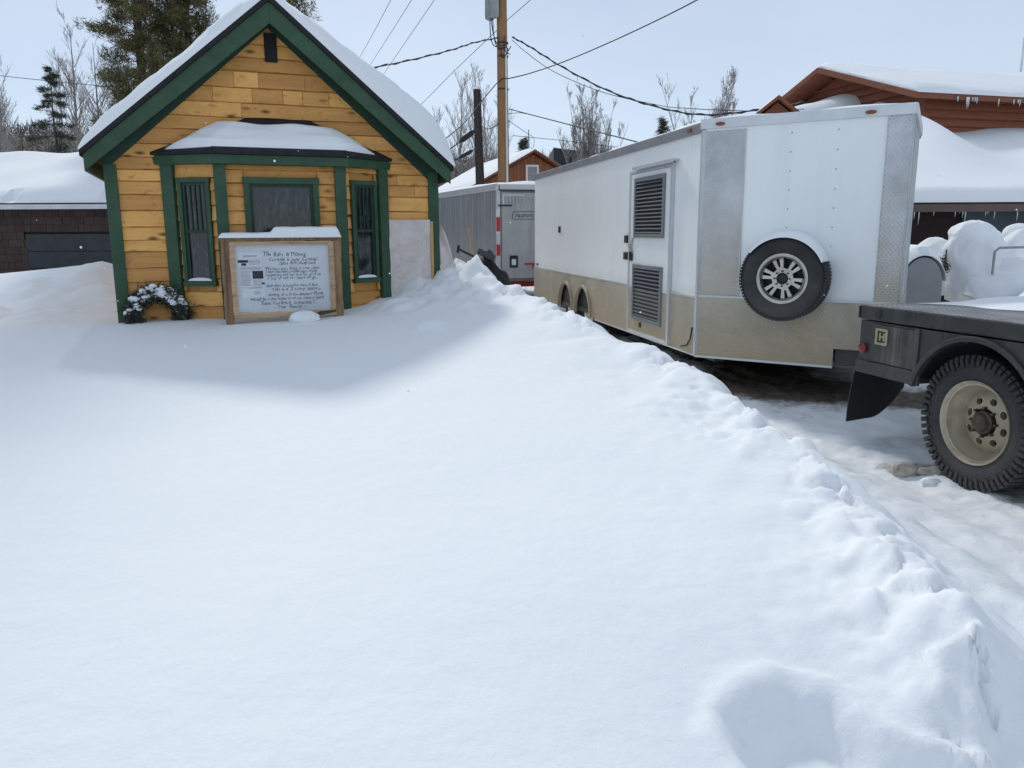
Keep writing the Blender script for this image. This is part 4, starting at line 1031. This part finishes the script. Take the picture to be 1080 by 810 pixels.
MB().sheet(brp, lambda u, v: .01+(.13 if u < .5 else .05)*rim_round(u, 14)*rim_round(v, 20), 40, 20).build('roof_snow', SNOW, br, smooth=True)
mb = MB()
for a, b, c, d in ((-.28, -.21, 3.28, 4.0), (.15, .22, 3.28, 4.0), (-.21, .15, 3.93, 4.0), (-.21, .15, 3.28, 3.35)): mb.box(a, b, -.05, .0, c, d)
wf = mb.build('window_frame', WHITETAPE, bc); MB().box(-.21, .15, -.03, -.01, 3.35, 3.93).build('pane', GRAYSHEET, wf)
mb = MB(); mb.tube([(0, .5, 4.5), (0, .5, 5.3)], .02, 6); mb.build('antenna', GALV, bc)

# ================================================================ RIGHT LOG HOUSE
lh = empty('log_house', (7.45, 15.0, 0), rd(16), 'large reddish brown log house with snow roof and icicles on its long eave', 'house')
# local x: along the long wall to the right, local y: along the gable wall away
GH = 2.3; LLn = 14; EZ = 4.0; AP = 4.0+GH*.33
def lap_wall(mb, P, Q, z0, zf, hstep=.15, r=random.Random(3)):
    M, L = frame_of(P, Q); mb.M = M; z = z0
    while z < zf(L/2)+2:
        n = 24; 
        mb.c = r.random()
        xs_ = [L*i/n for i in range(n+1)]
        for a, b in zip(xs_, xs_[1:]):
            ta = min(z+hstep-.006, zf(a)); tb_ = min(z+hstep-.006, zf(b))
            if ta <= z+.01 and tb_ <= z+.01: continue
            ta = max(ta, z+.002); tb_ = max(tb_, z+.002)
            va = [mb.v((a, -.0, z)), mb.v((a, -.035, z+.02)), mb.v((a, -.030, (z+ta)/2)), mb.v((a, -.0, ta))]; vb = [mb.v((b, -.0, z)), mb.v((b, -.035, z+.02)), mb.v((b, -.030, (z+tb_)/2)), mb.v((b, -.0, tb_))]
            for k in range(3): mb.f([va[k], vb[k], vb[k+1], va[k+1]])
        z += hstep
    mb.M = Matrix.Identity(4)
mb = MB(); mb.prism([(0.02, .2), (2*GH-.02, .2), (2*GH-.02, EZ), (GH, AP-.03), (0.02, EZ)], .02, LLn, 'x'); mb.build('wall', LOG, lh)
mb = MB(); lap_wall(mb, (0, 2*GH), (0, 0), 1.2, lambda x: EZ+.33*(GH-abs(x-GH))-.02); mb.build('gable_siding', LOG, lh, smooth=True, ang=50)
mb = MB(); lap_wall(mb, (0, 0), (LLn, 0), 1.2, lambda x: EZ-.02); mb.build('log_siding', LOG, lh, smooth=True, ang=50)
mb = MB(); mb.box(-.05, .06, -.05, .06, 1.2, EZ); mb.build('corner_post', LOG, lh)
mb = MB(); eo = .45
def rp(y, t): return AP+t-.33*abs(y-GH)
mb.prism([(-eo, rp(-eo, 0)), (GH, AP), (2*GH+eo, rp(2*GH+eo, 0)), (2*GH+eo, rp(2*GH+eo, .10)), (GH, AP+.10), (-eo, rp(-eo, .10))], -.55, LLn+.3, 'x'); lr = mb.build('roof', LOG, lh)
def lp(u, v): y = -eo-.03+(2*GH+2*eo+.06)*v; return (-.50+(LLn+.7)*u, y, rp(y, .105))
def lt(u, v): e = min(1, (.5-abs(v-.5))/.05)**.5; e *= (.45+.55*min(1, max(0, mn.noise(Vector((u*45, 1, 3)))*2+.9)) if v < .06 else 1); return .01+(.09+.05*mn.noise(Vector((u*9, v*4, 3)))+.02*mn.noise(Vector((u*50, v*12, 3))))*e*min(1, u/.012+.35)
MB().sheet(lp, lt, 90, 40).build('roof_snow', SNOW, lr, smooth=True, ang=70)
def icicles(mb, x0, x1, y, z, n, lmin, lmax, seed, rad=.012):
    r = random.Random(seed)
    for k in range(n):
        x = r.uniform(x0, x1); L = lmin+(lmax-lmin)*r.random()**2.5; mb.tube([(x, y, z+.03), (x+.004, y, z-L*.5), (x, y, z-L)], [rad, rad*.6, .001], 5)
mb = MB(); icicles(mb, .2, 9, -eo-.02, rp(-eo, 0)+.02, 60, .04, .38, 4, .014); mb.build('icicles', ICE, lr, smooth=True)
mb = MB(); mb.tube([(3.2, .9, 4.7), (3.2, .9, 5.35)], .025, 8); mb.build('vent_pipe', RAILW, lr)
mb = MB(); mb.tube([(3.9, .95, 4.7), (3.9, .95, 5.45)], .025, 8); mb.build('vent_pipe', RAILW, lr)
# low wing with a small gablet on the left
lw = empty('gablet_dormer', (4.92, 15.2, -.10), rd(-12), 'tiny brown gablet poking out of snow left of the log house gable', 'dormer')
MB().prism([(-.26, 3.80), (.26, 3.80), (0, 4.02)], .05, 1.2, 'y').build('wall', LOG, lw)
mb = MB(); mb.prism([(-.38, 3.76), (0, 4.05), (.38, 3.76), (.38, 3.82), (0, 4.12), (-.38, 3.82)], -.12, 1.3, 'y'); mb.build('roof', LOG, lw)
MB().sheet(lambda u, v: (-.36+.72*u, .05+1.2*v, 4.11-.78*abs(-.36+.72*u)), lambda u, v: .01+.05*rim_round(u, 6)*rim_round(v, 6), 20, 12).build('roof_snow', SNOW, lw, smooth=True)
wg = empty('snow_covered_wing', (4.55, 15.9, 0), rd(12), 'low roof wing buried in snow to the left of the log house', 'building')
MB().box(0, 2.0, .1, 2.2, .2, 3.4).build('wall', LOG, wg)
MB().sheet(lambda u, v: (-.2+2.7*u, -.1+2.3*v, 3.35), lambda u, v: .04+(.34+.62*u**1.3+.06*mn.noise(Vector((u*4, v*3, 0))))*min(1, u/.12)**.5*rim_round(v, 5), 30, 24).build('roof_snow', SNOW, wg, smooth=True)

# ================================================================ LOW SHED RIGHT
sd = empty('lean_to_shed', (4.9, 11.3, 0), rd(-1), 'dark low shed hung with icicles below a deep sloping snow roof', 'shed')
MB().box(0, 6.5, .0, 4.0, .5, 1.86).build('wall', paint('dark_shed_wall', (.035, .018, .014), .8, .3, 4), sd)
MB().box(1.42, 4.5, -.03, -.002, .6, 1.84).build('blue_panel', SLATE, sd, bevel=.004)
mb = MB(); mb.prism([(-.32, 1.86), (4.6, 3.15), (4.6, 3.25), (-.32, 1.95)], -.3, 7, 'x'); sr = mb.build('roof', paint('shed_roof', (.09, .06, .05), .7, .2), sd)
mb = MB(); mb.box(.42, 7, -.36, -.32, 1.83, 1.93); mb.build('gutter', paint('gutter_brown', (.13, .085, .075), .5, .15), sd)
def shp(u, v): return (-.3+7.3*u, -.36+4.9*v, 1.955+.265*4.9*v)
def sht(u, v):
    x = -.3+7.3*u; e = min(1, v/.035+.12)**.5; drift = .46*math.exp(-((x-2.1)/.5)**2)*sst(np.array((v-.15)/.6)).item()+.12*v
    return .02+(.15+drift+.05*mn.noise(Vector((x*.9, v*3, 1))))*e*rim_round(u, 14)
MB().sheet(shp, sht, 110, 70).build('roof_snow', SNOW, sr, smooth=True, ang=80)
mb = MB(); icicles(mb, .0, 6.5, -.345, 1.87, 75, .03, .22, 11, .010); icicles(mb, .40, .44, -.345, 1.87, 3, .35, .38, 2, .016); mb.build('icicles', ICE, sr, smooth=True)

# snow-buried things in front of the shed
def snow_mound(name, label, cat, c, rx, ry, h, seed, shape=None, p=2.4, parent=None, base=-.15):
    mb = MB(); n, m = 72, 40; rings = []
    for j in range(m+1):
        t = j/m; ring = []
        for i in range(n):
            a = 2*math.pi*i/n; zc = math.sin(t*math.pi/2)**(2/p); rc = math.cos(t*math.pi/2)**(2/p)
            q = Vector((math.cos(a)*rx*rc, math.sin(a)*ry*rc, base+(h-base)*zc))
            q += Vector(mn.noise_vector(q*2.6+Vector((seed, 0, 0))))*.10+Vector(mn.noise_vector(q*6+Vector((seed, 2, 0))))*.04+Vector(mn.noise_vector(q*15+Vector((seed, 2, 0))))*.012
            if shape: q = shape(q)
            ring.append(mb.v(q))
        rings.append(ring)
    for A, B in zip(rings, rings[1:]):
        for i in range(n): mb.f([A[i], A[(i+1) % n], B[(i+1) % n], B[i]])
    mb.f(rings[0][::-1])
    o = mb.build(name, SNOW, parent, smooth=True, ang=180)
    if parent is None: o.location = c; tag(o, label, cat)
    return o
def gz(u, v, y): return at(u, v, y)
c = gz(1020, 300, 9.2); zt = gz(1020, 232, 9.2).z
oc = empty('covered_chair', (c.x, c.y, c.z-.05), 0, 'tall blocky shape buried under a thick rounded snow cap in front of the shed', 'covered furniture')
snow_mound('snow_cover', None, None, None, .27, .28, zt-c.z+.05, 4, lambda q: Vector((q.x*(1 if q.z < .45 else 1)+.0+.10*max(0, .45-q.z), q.y, q.z)), 4.2, oc)
mb = MB(); mb.box(-.07, .07, -.05, .07, -.1, .30); mb.build('frame', BLACKSTEEL, oc)
c2 = gz(1050, 296, 9.0); snow_mound('snow_heap', 'wide snow heap right of the tall buried shape, under the handrail', 'snow heap', (c2.x+.15, c2.y, c2.z-.06), .50, .35, .30, 8)
c2 = gz(1068, 262, 9.8); snow_mound('snow_heap', 'peaked snow heap behind the handrail against the blue panel', 'snow heap', (c2.x+.1, c2.y, c2.z-.3), .42, .35, .62, 12, p=1.8)
c2 = gz(985, 272, 9.9); snow_mound('snow_heap', 'small rounded snow heap between the gray disc and tall buried shape', 'snow heap', (c2.x, c2.y, c2.z-.3), .32, .35, .50, 3)
rl = empty('handrail', gz(1050, 275, 8.8), 0, 'thin gray metal rail sticking out of the snow heap', 'rail')
mb = MB(); mb.tube([(-.02, 0, -.15), (-.02, 0, .10), (.03, 0, .14), (.9, .05, .16)], .014, 8); mb.build('pipe', GALV, rl, smooth=True)
c3 = gz(973, 298, 8.6)
dk = empty('storage_tank', (c3.x, c3.y, c3.z-.08), rd(-6), 'gray round ended tank half buried with snow on top', 'tank')
mb = MB(); pts = [(.21*math.cos(a), .30*math.sin(a)+.05) for a in [i*math.pi/24 for i in range(25)]]; mb.prism([(.21, -.2)]+pts+[(-.21, -.2)], 0, .7, 'y'); mb.build('shell', GRAYSHEET, dk, bevel=.01)
MB().sheet(lambda u, v: (.24*math.cos(math.pi*(1-u)*.92+.12), -.01+.72*v, .06+.31*math.sin(math.pi*(1-u)*.92+.12)), lambda u, v: .01+.10*math.sin(math.pi*u)**.7*rim_round(v, 6), 30, 10).build('snow_cap', SNOW, dk, smooth=True)
c4 = gz(997, 277, 9.0)
fs = empty('small_shrub', (c4.x, c4.y, c4.z-.1), 0, 'little dark evergreen sprig poking from snow beside the tall buried shape', 'shrub')
tufts([(0.02*math.sin(k*2), .02*math.cos(k*3), .02*k) for k in range(7)], [(0, 0, .4)]*7, .07, 22, SPRUCE, 'foliage', fs, 4, .10); MB().tube([(0, 0, -.1), (0, 0, .25)], .008, 6).build('stem', BARK, fs)

# ================================================================ POLES AND WIRES
up = empty('utility_pole', (-.20, 22, 0), 0, 'tall brown wooden utility pole with gray transformer and conduit', 'utility pole')
mb = MB(); mb.tube([(0, 0, 0), (0, 0, 3), (-.01, 0, 6), (-.03, 0, 10)], [.165, .155, .14, .12], 18); mb.build('pole', POLEWOOD, up, smooth=True)
mb = MB(); mb.tube([(.11, -.14, .3), (.10, -.135, 3), (.085, -.125, 6.3)], .025, 8); mb.build('conduit', RAILW, up, smooth=True)
for dx, dy in ((-.33, 0), (-.21, -.22)):
    mb = MB(); mb.tube([(dx, dy, 7.02), (dx, dy, 7.06), (dx, dy, 7.85), (dx, dy, 7.9)], [.08, .125, .125, .08], 18); mb.tube([(dx-.05, dy, 7.88), (dx-.05, dy, 8.05)], .03, 8); mb.build('transformer', GALV, up, smooth=True, ang=50)
mb = MB(); mb.box(-.25, -.1, -.03, .03, 7.5, 7.56); mb.box(-.25, -.1, -.03, .03, 7.15, 7.2); mb.build('bracket', BLACKSTEEL, up)
for s_, e_, sag in (((-.33, 0, 7.03), (-.12, -.05, 6.35), .25), ((-.25, -.2, 7.03), (-.02, -.16, 6.25), .25), ((-.30, -.1, 7.03), (.10, -.14, 6.40), .35), ((.05, -.15, 6.6), (.2, -.15, 6.15), .15), ((-.05, -.15, 6.2), (.22, -.14, 6.35), .25)):
    s_, e_ = Vector(s_), Vector(e_); mb = MB(); mb.tube([s_.lerp(e_, t)+Vector((-.06*math.sin(math.pi*t), 0, -sag*math.sin(math.pi*t)*.8)) for t in [i/10 for i in range(11)]], .013, 5); mb.build('jumper_cable', CABLE, up, smooth=True)
for z_ in (6.45, 6.3, 6.12, 5.3): mb = MB(); mb.tube([(0, 0, z_-.02), (0, 0, z_+.02)], .152, 14); mb.build('clamp_band', CABLE, up, smooth=True)
dp = empty('dark_pole', (-.84, 22, 0), 0, 'short dark weathered pole topped with snow left of the brown one', 'utility pole')
MB().tube([(0.05, 0, 0), (0, 0, 3), (-.05, 0, 5.3)], [.13, .12, .10], 14).build('pole', DARKPOLE, dp, smooth=True)
mb = MB(); mb.tube([(-.05, 0, 5.3), (-.05, 0, 5.34), (-.05, 0, 5.38)], [.10, .085, .03], 12); mb.build('snow_cap', SNOW, dp, smooth=True)
def wire(name, pts, r, label, group=None, sagn=0, twist=0, off_=(0, 0, 0)):
    P = [at(*p) for p in pts]; Q = []
    for i in range(len(P)-1):
        for k in range(10):
            t = k/10; a = P[max(i-1, 0)]; b = P[i]; c = P[i+1]; d = P[min(i+2, len(P)-1)]
            Q.append(.5*((2*b)+(c-a)*t+(2*a-5*b+4*c-d)*t*t+(3*b-a-3*c+d)*t**3))
    Q.append(P[-1]); mb = MB(); mb.tube(Q, r, 5)
    if twist: mb.tube([q+Vector((0, 0, r*1.6*math.sin(i*1.3)))+Vector((0, r*1.5*math.cos(i*1.3), 0)) for i, q in enumerate(Q)], r*.7, 5)
    o = mb.build(name, CABLE, None, smooth=True, ang=180); tag(o, label, 'wire', group); return o
wire('power_line', [(525, 40, 21.9), (500, 45, 20), (475, 53, 18.5), (430, 64, 17), (380, 74, 15), (300, 90, 13.6)], .013, 'twisted service cable running left from the pole towards the cabin roof', twist=1)
G4 = 'thin wires high in the sky left of the pole'
wire('power_line', [(430, -45, 16), (412, 0, 20), (378, 63, 30), (350, 110, 40)], .007, 'thin wire high above the cabin, leftmost of the three parallel ones', G4)
wire('power_line', [(460, -45, 16), (434, 0, 20), (392, 66, 30), (360, 115, 40)], .007, 'thin wire high above the cabin, middle of the three parallel ones', G4)
wire('power_line', [(488, -45, 16), (458, 0, 20), (402, 82, 30), (380, 115, 40)], .007, 'thin wire high above the cabin, rightmost of the three parallel ones', G4)
wire('power_line', [(524, 32, 22), (480, 74, 24), (441, 113, 27), (400, 150, 30)], .008, 'thin wire sloping from the transformer pole down behind the cabin roof')
wire('power_line', [(790, -35, 12), (735, 0, 14), (660, 37, 17), (600, 63, 19), (560, 77, 20.6), (538, 82.5, 21.5), (527, 85, 21.85), (508, 107, 21.5), (494, 125, 21), (474, 143, 20), (440, 165, 19)], .014, 'thick cable sweeping from upper right past the brown pole to the left')
wire('power_line', [(540, 39, 21.8), (560, 50, 21.4), (592, 70, 20.8), (640, 95, 20), (690, 112, 19), (740, 121, 18), (800, 116, 17), (848, 108, 16)], .016, 'sagging thick cable from the brown pole to the log house', twist=1)
wire('power_line', [(540, 42, 21.8), (556, 56, 21.4), (585, 76, 20.8), (635, 97, 20), (690, 110, 19), (720, 114, 18), (790, 117, 17), (848, 115, 16)], .008, 'thinner cable just below the thick sagging one to the log house')
wire('power_line', [(537, 115, 21.85), (560, 121, 21), (610, 134, 19), (680, 152, 16.5), (760, 175, 15)], .014, 'cable falling right from the mid pole to behind the white trailer')
wire('power_line', [(536, 120, 21.85), (548, 119, 21.4), (560, 121, 21)], .008, 'short loop of cable beside the mid pole attachment')
wire('power_line', [(536, 127, 21.85), (552, 138, 24), (563, 146, 29), (562, 157, 29.6)], .008, 'thin wire from the brown pole down to the brown cabin peak')
wire('power_line', [(541, 143, 22), (600, 149, 24), (690, 160, 26)], .008, 'faint level wire crossing behind the bare tree')
wire('power_line', [(-20, 77, 22), (20, 82, 23), (100, 90, 25), (180, 98, 27)], .009, 'thin wire crossing the bare trees above the garage')
wire('power_line', [(580, -20, 18), (557, 2, 20), (534, 22, 21.9)], .008, 'thin wire rising right from the top of the brown pole')
wire('power_line', [(505, 131, 21.9), (515, 136, 21.9), (527, 130, 21.9)], .010, 'short drooping jumper between the dark pole and brown pole')
G5 = 'dark splice enclosures on the lines left of the dark pole'
for (u0, v0, u1, v1, th_, lb) in ((500, 138, 478, 156, .07, 'larger dark cable splice case hanging left of the dark pole, upper of two'), (498, 159, 478, 168, .05, 'smaller dark cable splice case hanging left of the dark pole, lower of two')):
    a_ = at(u0, v0, 21.5); b_ = at(u1-12, v1+8, 21); e = empty('splice_case', a_, 0, lb, 'cable box', G5); d_ = b_-a_
    MB().tube([(0, 0, 0), tuple(d_*.08), tuple(d_*.38), tuple(d_*.45)], [.03, th_*1.15, th_, .02], 10).build('case', BLACKPL, e, smooth=True)
    MB().tube([(0, 0, 0), tuple(d_)], .014, 6).build('cable', CABLE, e)
    MB().tube([(0, 0, 0), (.16, .3, .12)], .012, 6).build('hanger', CABLE, e)

# ================================================================ TREES
def bare_tree(name, loc, h, seed, label, group=None, spread=.32, nb=7, multi=1, rmin=.0045, dens=.8):
    r = random.Random(seed); root = empty(name, loc, 0, label, 'tree', group); tm = MB(); bm_ = MB()
    def branch(p, d, L, rad, lev):
        pts = [p]; rs = [rad]; q = p.copy(); dd = d.copy(); n = 4
        for i in range(n):
            dd = (dd+Vector((r.gauss(0, .10), r.gauss(0, .10), .09 if lev else .02))).normalized(); q = q+dd*(L/n); pts.append(q.copy()); rs.append(max(rmin, rad*(1-.8*(i+1)/n)))
        bm_.tube(pts, rs, 4 if lev < 2 else 3, False)
        if lev < 3:
            k = {0: nb, 1: 6, 2: 4}[lev]
            for j in range(k):
                t = r.uniform(.2, 1)*n; i = min(n-1, int(t)); b = pts[i].lerp(pts[i+1], t-i); a = r.uniform(0, 2*math.pi); s_ = .55
                nd = (dd+Vector((math.cos(a)*s_, math.sin(a)*s_, r.uniform(.0, .4)))).normalized(); branch(b, nd, L*r.uniform(.35, .6), rs[i]*.55, lev+1)
    for m_i in range(multi):
        a = r.uniform(0, 6.28); lean = Vector((math.cos(a), math.sin(a), 0))*(r.uniform(.02, .30) if multi > 1 else .03); rad = h*.0125/(1+.35*(multi > 1)); pts = []; rs = []
        hh = h*(1 if m_i == 0 else r.uniform(.55, .97))
        for i in range(9):
            t = i/8; pts.append(lean*hh*t*(.6+.4*t)+Vector((mn.noise(Vector((seed+m_i, t*3, 0)))*.25*t*h*.08, 0, hh*t))); rs.append(max(.006, rad*(1-.93*t)))
        tm.tube(pts, rs, 7)
        for k in range(int(hh*dens*(5 if multi == 1 else 3.2))):
            t = r.uniform(.22, .98)*8; i = min(7, int(t)); b = pts[i].lerp(pts[i+1], t-i); a = r.uniform(0, 6.28); tt = t/8
            d = Vector((math.cos(a)*spread*2, math.sin(a)*spread*2, 1.0)).normalized(); branch(b, d, hh*.22*(1.15-tt*.85), rs[i]*.42, 1)
    tm.build('trunk', ASPEN, root, smooth=True, ang=180); bm_.build('branches', ASPEN, root); return root
def conifer(name, loc, h, rad, seed, label, mat, z0=.12, pine=False, group=None, n=900, ts=.28, nb=14):
    r = random.Random(seed); root = empty(name, loc, 0, label, 'tree', group); tm = MB()
    pts = [Vector((mn.noise(Vector((seed, t*2, 0)))*.3*t, 0, h*t)) for t in [i/8 for i in range(9)]]
    tm.tube(pts, [max(.015, h*(.0085 if pine else .012)*(1-.95*i/8)) for i in range(9)], 9); cs = []; ds = []
    nl = int(h*(10 if pine else 8))
    for k in range(nl):
        t = z0+(1-z0)*((k+r.random())/nl); i = min(7, int(t*8)); b = pts[i].lerp(pts[i+1], t*8-i); a = k*2.4+r.uniform(-.5, .5)
        if pine: L = rad*r.uniform(.45, 1.1)*min(1, .45+(1-t)*1.1)*min(1, .6+t*1.5); rise = r.uniform(-.1, .35)
        else: L = rad*(1-t)**.85*r.uniform(.7, 1.15)+.10; rise = -.12-.25*(1-t)+r.uniform(-.08, .1)
        d = Vector((math.cos(a), math.sin(a), rise)); e = b+d*L; mid = b.lerp(e, .5)+Vector((0, 0, -.04*L)); tm.tube([b, mid, e], [max(.01, .016*L), .010, .004], 4, False)
        m_ = max(3, int(n/nl))
        for j in range(m_):
            s_ = (r.random()**.55 if pine else r.random()**.7); c_ = b+d*L*s_
            if pine:
                if s_ < .15: continue
                c_ += Vector((r.gauss(0, .15), r.gauss(0, .15), r.gauss(.05, .10)))
            else: c_ += Vector((-d.y, d.x, 0))*r.gauss(0, .17*L*(1.1-s_)+.03)+Vector((0, 0, r.gauss(-.02, .03)))
            cs.append(c_); ds.append((d.x*.5, d.y*.5, .45 if pine else .0))
    tm.build('trunk', BARK, root, smooth=True, ang=180); tufts(cs, ds, ts, nb, mat, 'crown', root, seed, .06 if pine else .07, .8, flat=(1 if pine else .45)); return root
conifer('pine_tree', (-11.1, 25.0, .4), 20.3, 1.4, 5, 'tall dense olive green pine rising behind the cabin roof', NEEDLE, .10, True, n=14000, ts=.17, nb=13)
conifer('pine_tree', (-9.9, 25.8, .4), 18.0, .85, 9, 'sparser pine just right of the tall dense one behind the cabin', NEEDLE, .15, True, n=8500, ts=.18, nb=13)
conifer('pine_tree', (-6.7, 26, .4), 9.0, 1.0, 14, 'pine showing only its twig tips above the left roof slope near the peak', NEEDLE, .3, True, n=900, ts=.2, nb=16)
conifer('spruce_tree', (-15.2, 27.5, .4), 6.6, 1.7, 6, 'small dark spruce standing among bare trees behind the garage', SPRUCE, .06, False, n=1700, ts=.13, nb=11)
GA = 'bare trees behind the garage'
protos = [bare_tree('bare_tree', (-13.2, 31, .4), 7.8, 21, 'leafless pale tree in the thicket behind the garage', GA), bare_tree('bare_tree', (-16.2, 30.5, .4), 8.6, 22, 'leafless pale tree in the thicket behind the garage', GA), bare_tree('bare_tree', (-19.5, 31, .4), 7.0, 23, 'leafless pale tree in the thicket behind the garage', GA)]
for k, (x, y, s_) in enumerate([(-17.6, 32, .95), (-14.6, 29, .9), (-12.2, 30, 1.0), (-18.6, 29.5, .8), (-20.6, 33, .95), (-11.2, 32, 1.05), (-15.5, 34, .9), (-13.8, 33.5, 1.1), (-17, 35, 1.05), (-21.5, 30.5, .8)]):
    c = copy_tree(protos[k % 3]); c.location = (x, y, .4); c.rotation_euler = (0, 0, k*1.7); c.scale = (s_, s_, s_)
GB = 'bare trees behind the dark pole'
pb = bare_tree('bare_tree', (-2.6, 40, .4), 8.6, 31, 'leafless slender tree behind the dark pole', GB, .25)
for x, y, s_ in ((-1.7, 38, 1.0), (-3.9, 42, .85), (-1.1, 41, .95), (-.45, 37, .85)):
    c = copy_tree(pb); c.location = (x, y, .4); c.rotation_euler = (0, 0, x*3); c.scale = (s_,)*3
bare_tree('bare_tree', (4.4, 45, .4), 8.9, 41, 'wide many stemmed leafless tree between the poles and the white trailer', None, .14, multi=20, rmin=.0065, dens=.6)
bare_tree('bare_tree', (9.5, 41, .4), 8.9, 43, 'leafless tree rising behind the front corner of the white trailer', None, .16, multi=12, rmin=.0065, dens=.6)
bare_tree('bare_tree', (12.0, 42, .4), 8.0, 47, 'smaller leafless tree between the white trailer roof and the log house', None, .16, multi=8, rmin=.0065, dens=.6)
conifer('spruce_tree', (7.4, 40, .4), 6.5, 1.3, 61, 'little dark spruce top above the white trailer roof', SPRUCE, .3, False, n=700, ts=.2, nb=12)
conifer('spruce_tree', (.63, 37.5, .4), 5.4, .6, 63, 'small spruce tip beside the brown pole above the brown cabin', SPRUCE, .3, False, n=500, ts=.2, nb=12)
# bushes and brush at the foot of the hill
r = np.random.default_rng(4); C = []; Dd = []
for k in range(5200):
    x = r.uniform(-120, 70); y = r.uniform(75, 125); C.append((x, y, hill_h(x, y)+.3)); Dd.append((0, 0, .8))
o = tufts(C, Dd, 1.6, 9, BRUSH, 'hillside_brush', None, 8, .035, .5); tag(o, 'grey brown leafless brush covering the distant hill', 'brush', kind='stuff')
C = []; Dd = []
for k in range(420):
    x = r.uniform(4, 17); y = r.uniform(46, 56); hh = 4.0+.15*(x-4)+r.normal(0, .5); 
    for q in range(3): C.append((x+r.normal(0, .4), y, hh*r.uniform(.55, 1))); Dd.append((0, 0, .6))
o = tufts(C, Dd, .45, 14, BRUSH, 'scrub_thicket', None, 12, .09, .8); tag(o, 'dark grey brown scrub rising above the white trailer roof', 'scrub', kind='stuff')
C = [(r.uniform(-5, -.6), r.uniform(44, 50), r.uniform(2.5, 4.9)) for k in range(500)]
o = tufts(C, [(0, 0, .6)]*len(C), .45, 12, BRUSH, 'scrub_thicket', None, 13, .08, .8); tag(o, 'hazy grey scrub behind the dark pole and snowy roof', 'scrub', kind='stuff')
C = []
for k in range(420):
    x = r.uniform(-26, -10.5); C.append((x, r.uniform(34, 40), r.uniform(.5, 2.1)))
o = tufts(C, [(0, 0, 1.)]*len(C), .9, 10, BRUSH, 'scrub_thicket', None, 15, .02, .5); tag(o, 'thin twiggy undergrowth below the bare trees behind the garage', 'scrub', kind='stuff')
ch = empty('distant_house', (2.6, 46, 0), 0, 'tiny dark roofed house beyond the brown cabin', 'house')
MB().box(0, 1.7, 0, 3, 3.5, 5.4).build('wall', paint('far_wall', (.10, .10, .12), .8), ch)
mb = MB(); mb.prism([(-.2, 5.4), (1.9, 5.4), (1.9, 5.9), (-.2, 6.2)], -.2, 3.2, 'y'); mb.build('roof', paint('far_roof', (.05, .055, .065), .8), ch)

# ================================================================ SMALL STUFF
# slush chunk by the truck
def clod(loc, s_, seed, mat, label):
    mb = MB(); bmesh.ops.create_icosphere(mb.bm, subdivisions=3, radius=1)
    for v in mb.bm.verts:
        v.co += Vector(mn.noise_vector(v.co*1.6+Vector((seed, 0, 0))))*.28+Vector(mn.noise_vector(v.co*4+Vector((seed, 3, 0))))*.12; v.co = Vector((v.co.x*s_[0], v.co.y*s_[1], v.co.z*s_[2]))
    o = mb.build('snow_clod', mat, None, smooth=True, ang=50); o.location = loc; tag(o, label, 'snow clod'); return o
DIRTSNOW = paint('dirty_ice', (.55, .50, .42), .6, .3, 12, bump=.6, bscale=25)
p = (2.60, 5.02); clod((p[0], p[1], hz(*p)+.03), (.085, .06, .055), 3, DIRTSNOW, 'dirty lump of ice on the drive below the mud flap')
p = (2.78, 4.97); clod((p[0], p[1], hz(*p)+.015), (.12, .045, .035), 9, DIRTSNOW, 'flatter streak of frozen slush right of the dirty ice lump')
p = (2.68, 4.84); clod((p[0], p[1], hz(*p)+.01), (.06, .035, .025), 14, SNOW, 'small white snow chunk in front of the dirty ice lump')
# branch ends and clumps in front of the sign
p = Vector((-4.18, 8.4, 0))+Matrix.Rotation(TH, 3, 'Z') @ Vector((1.80, -.95, 0))
clod((p.x, p.y, hz(p.x, p.y)+.03), (.16, .10, .085), 31, SNOW, 'snow lump lying against the bottom rail of the notice board')
p = Vector((-4.18, 8.4, 0))+Matrix.Rotation(TH, 3, 'Z') @ Vector((1.98, -.92, 0))
bo = MB(); bo.tube([(-.10, 0, -.02), (0, -.02, .03), (.16, 0, .055)], [.018, .022, .012], 7); b_ = bo.build('fallen_branch', BARK, None, smooth=True); b_.location = (p.x, p.y, hz(p.x, p.y)+.04); tag(b_, 'short dark stick in the snow below the notice board', 'branch')
# falling flakes
V_, F_ = [], []; rf_ = np.random.default_rng(11)
for k in range(60):
    y = rf_.uniform(2.5, 8.0); x = rf_.uniform(-.7, .7)*y; z_ = 1.6+rf_.uniform(-.35, .25)*y
    if z_ < .9: continue
    s_ = rf_.uniform(.003, .006); o_ = len(V_)
    V_ += [(x+s_, y, z_), (x-s_, y, z_), (x, y+s_, z_), (x, y-s_, z_), (x, y, z_+s_), (x, y, z_-s_)]
    F_ += [(o_+a, o_+b, o_+c) for a, b, c in ((0, 2, 4), (2, 1, 4), (1, 3, 4), (3, 0, 4), (2, 0, 5), (1, 2, 5), (3, 1, 5), (0, 3, 5))]
tag(raw('snowflakes', V_, F_, SNOW), 'sparse small snowflakes drifting in the air', 'snowflakes', kind='stuff')
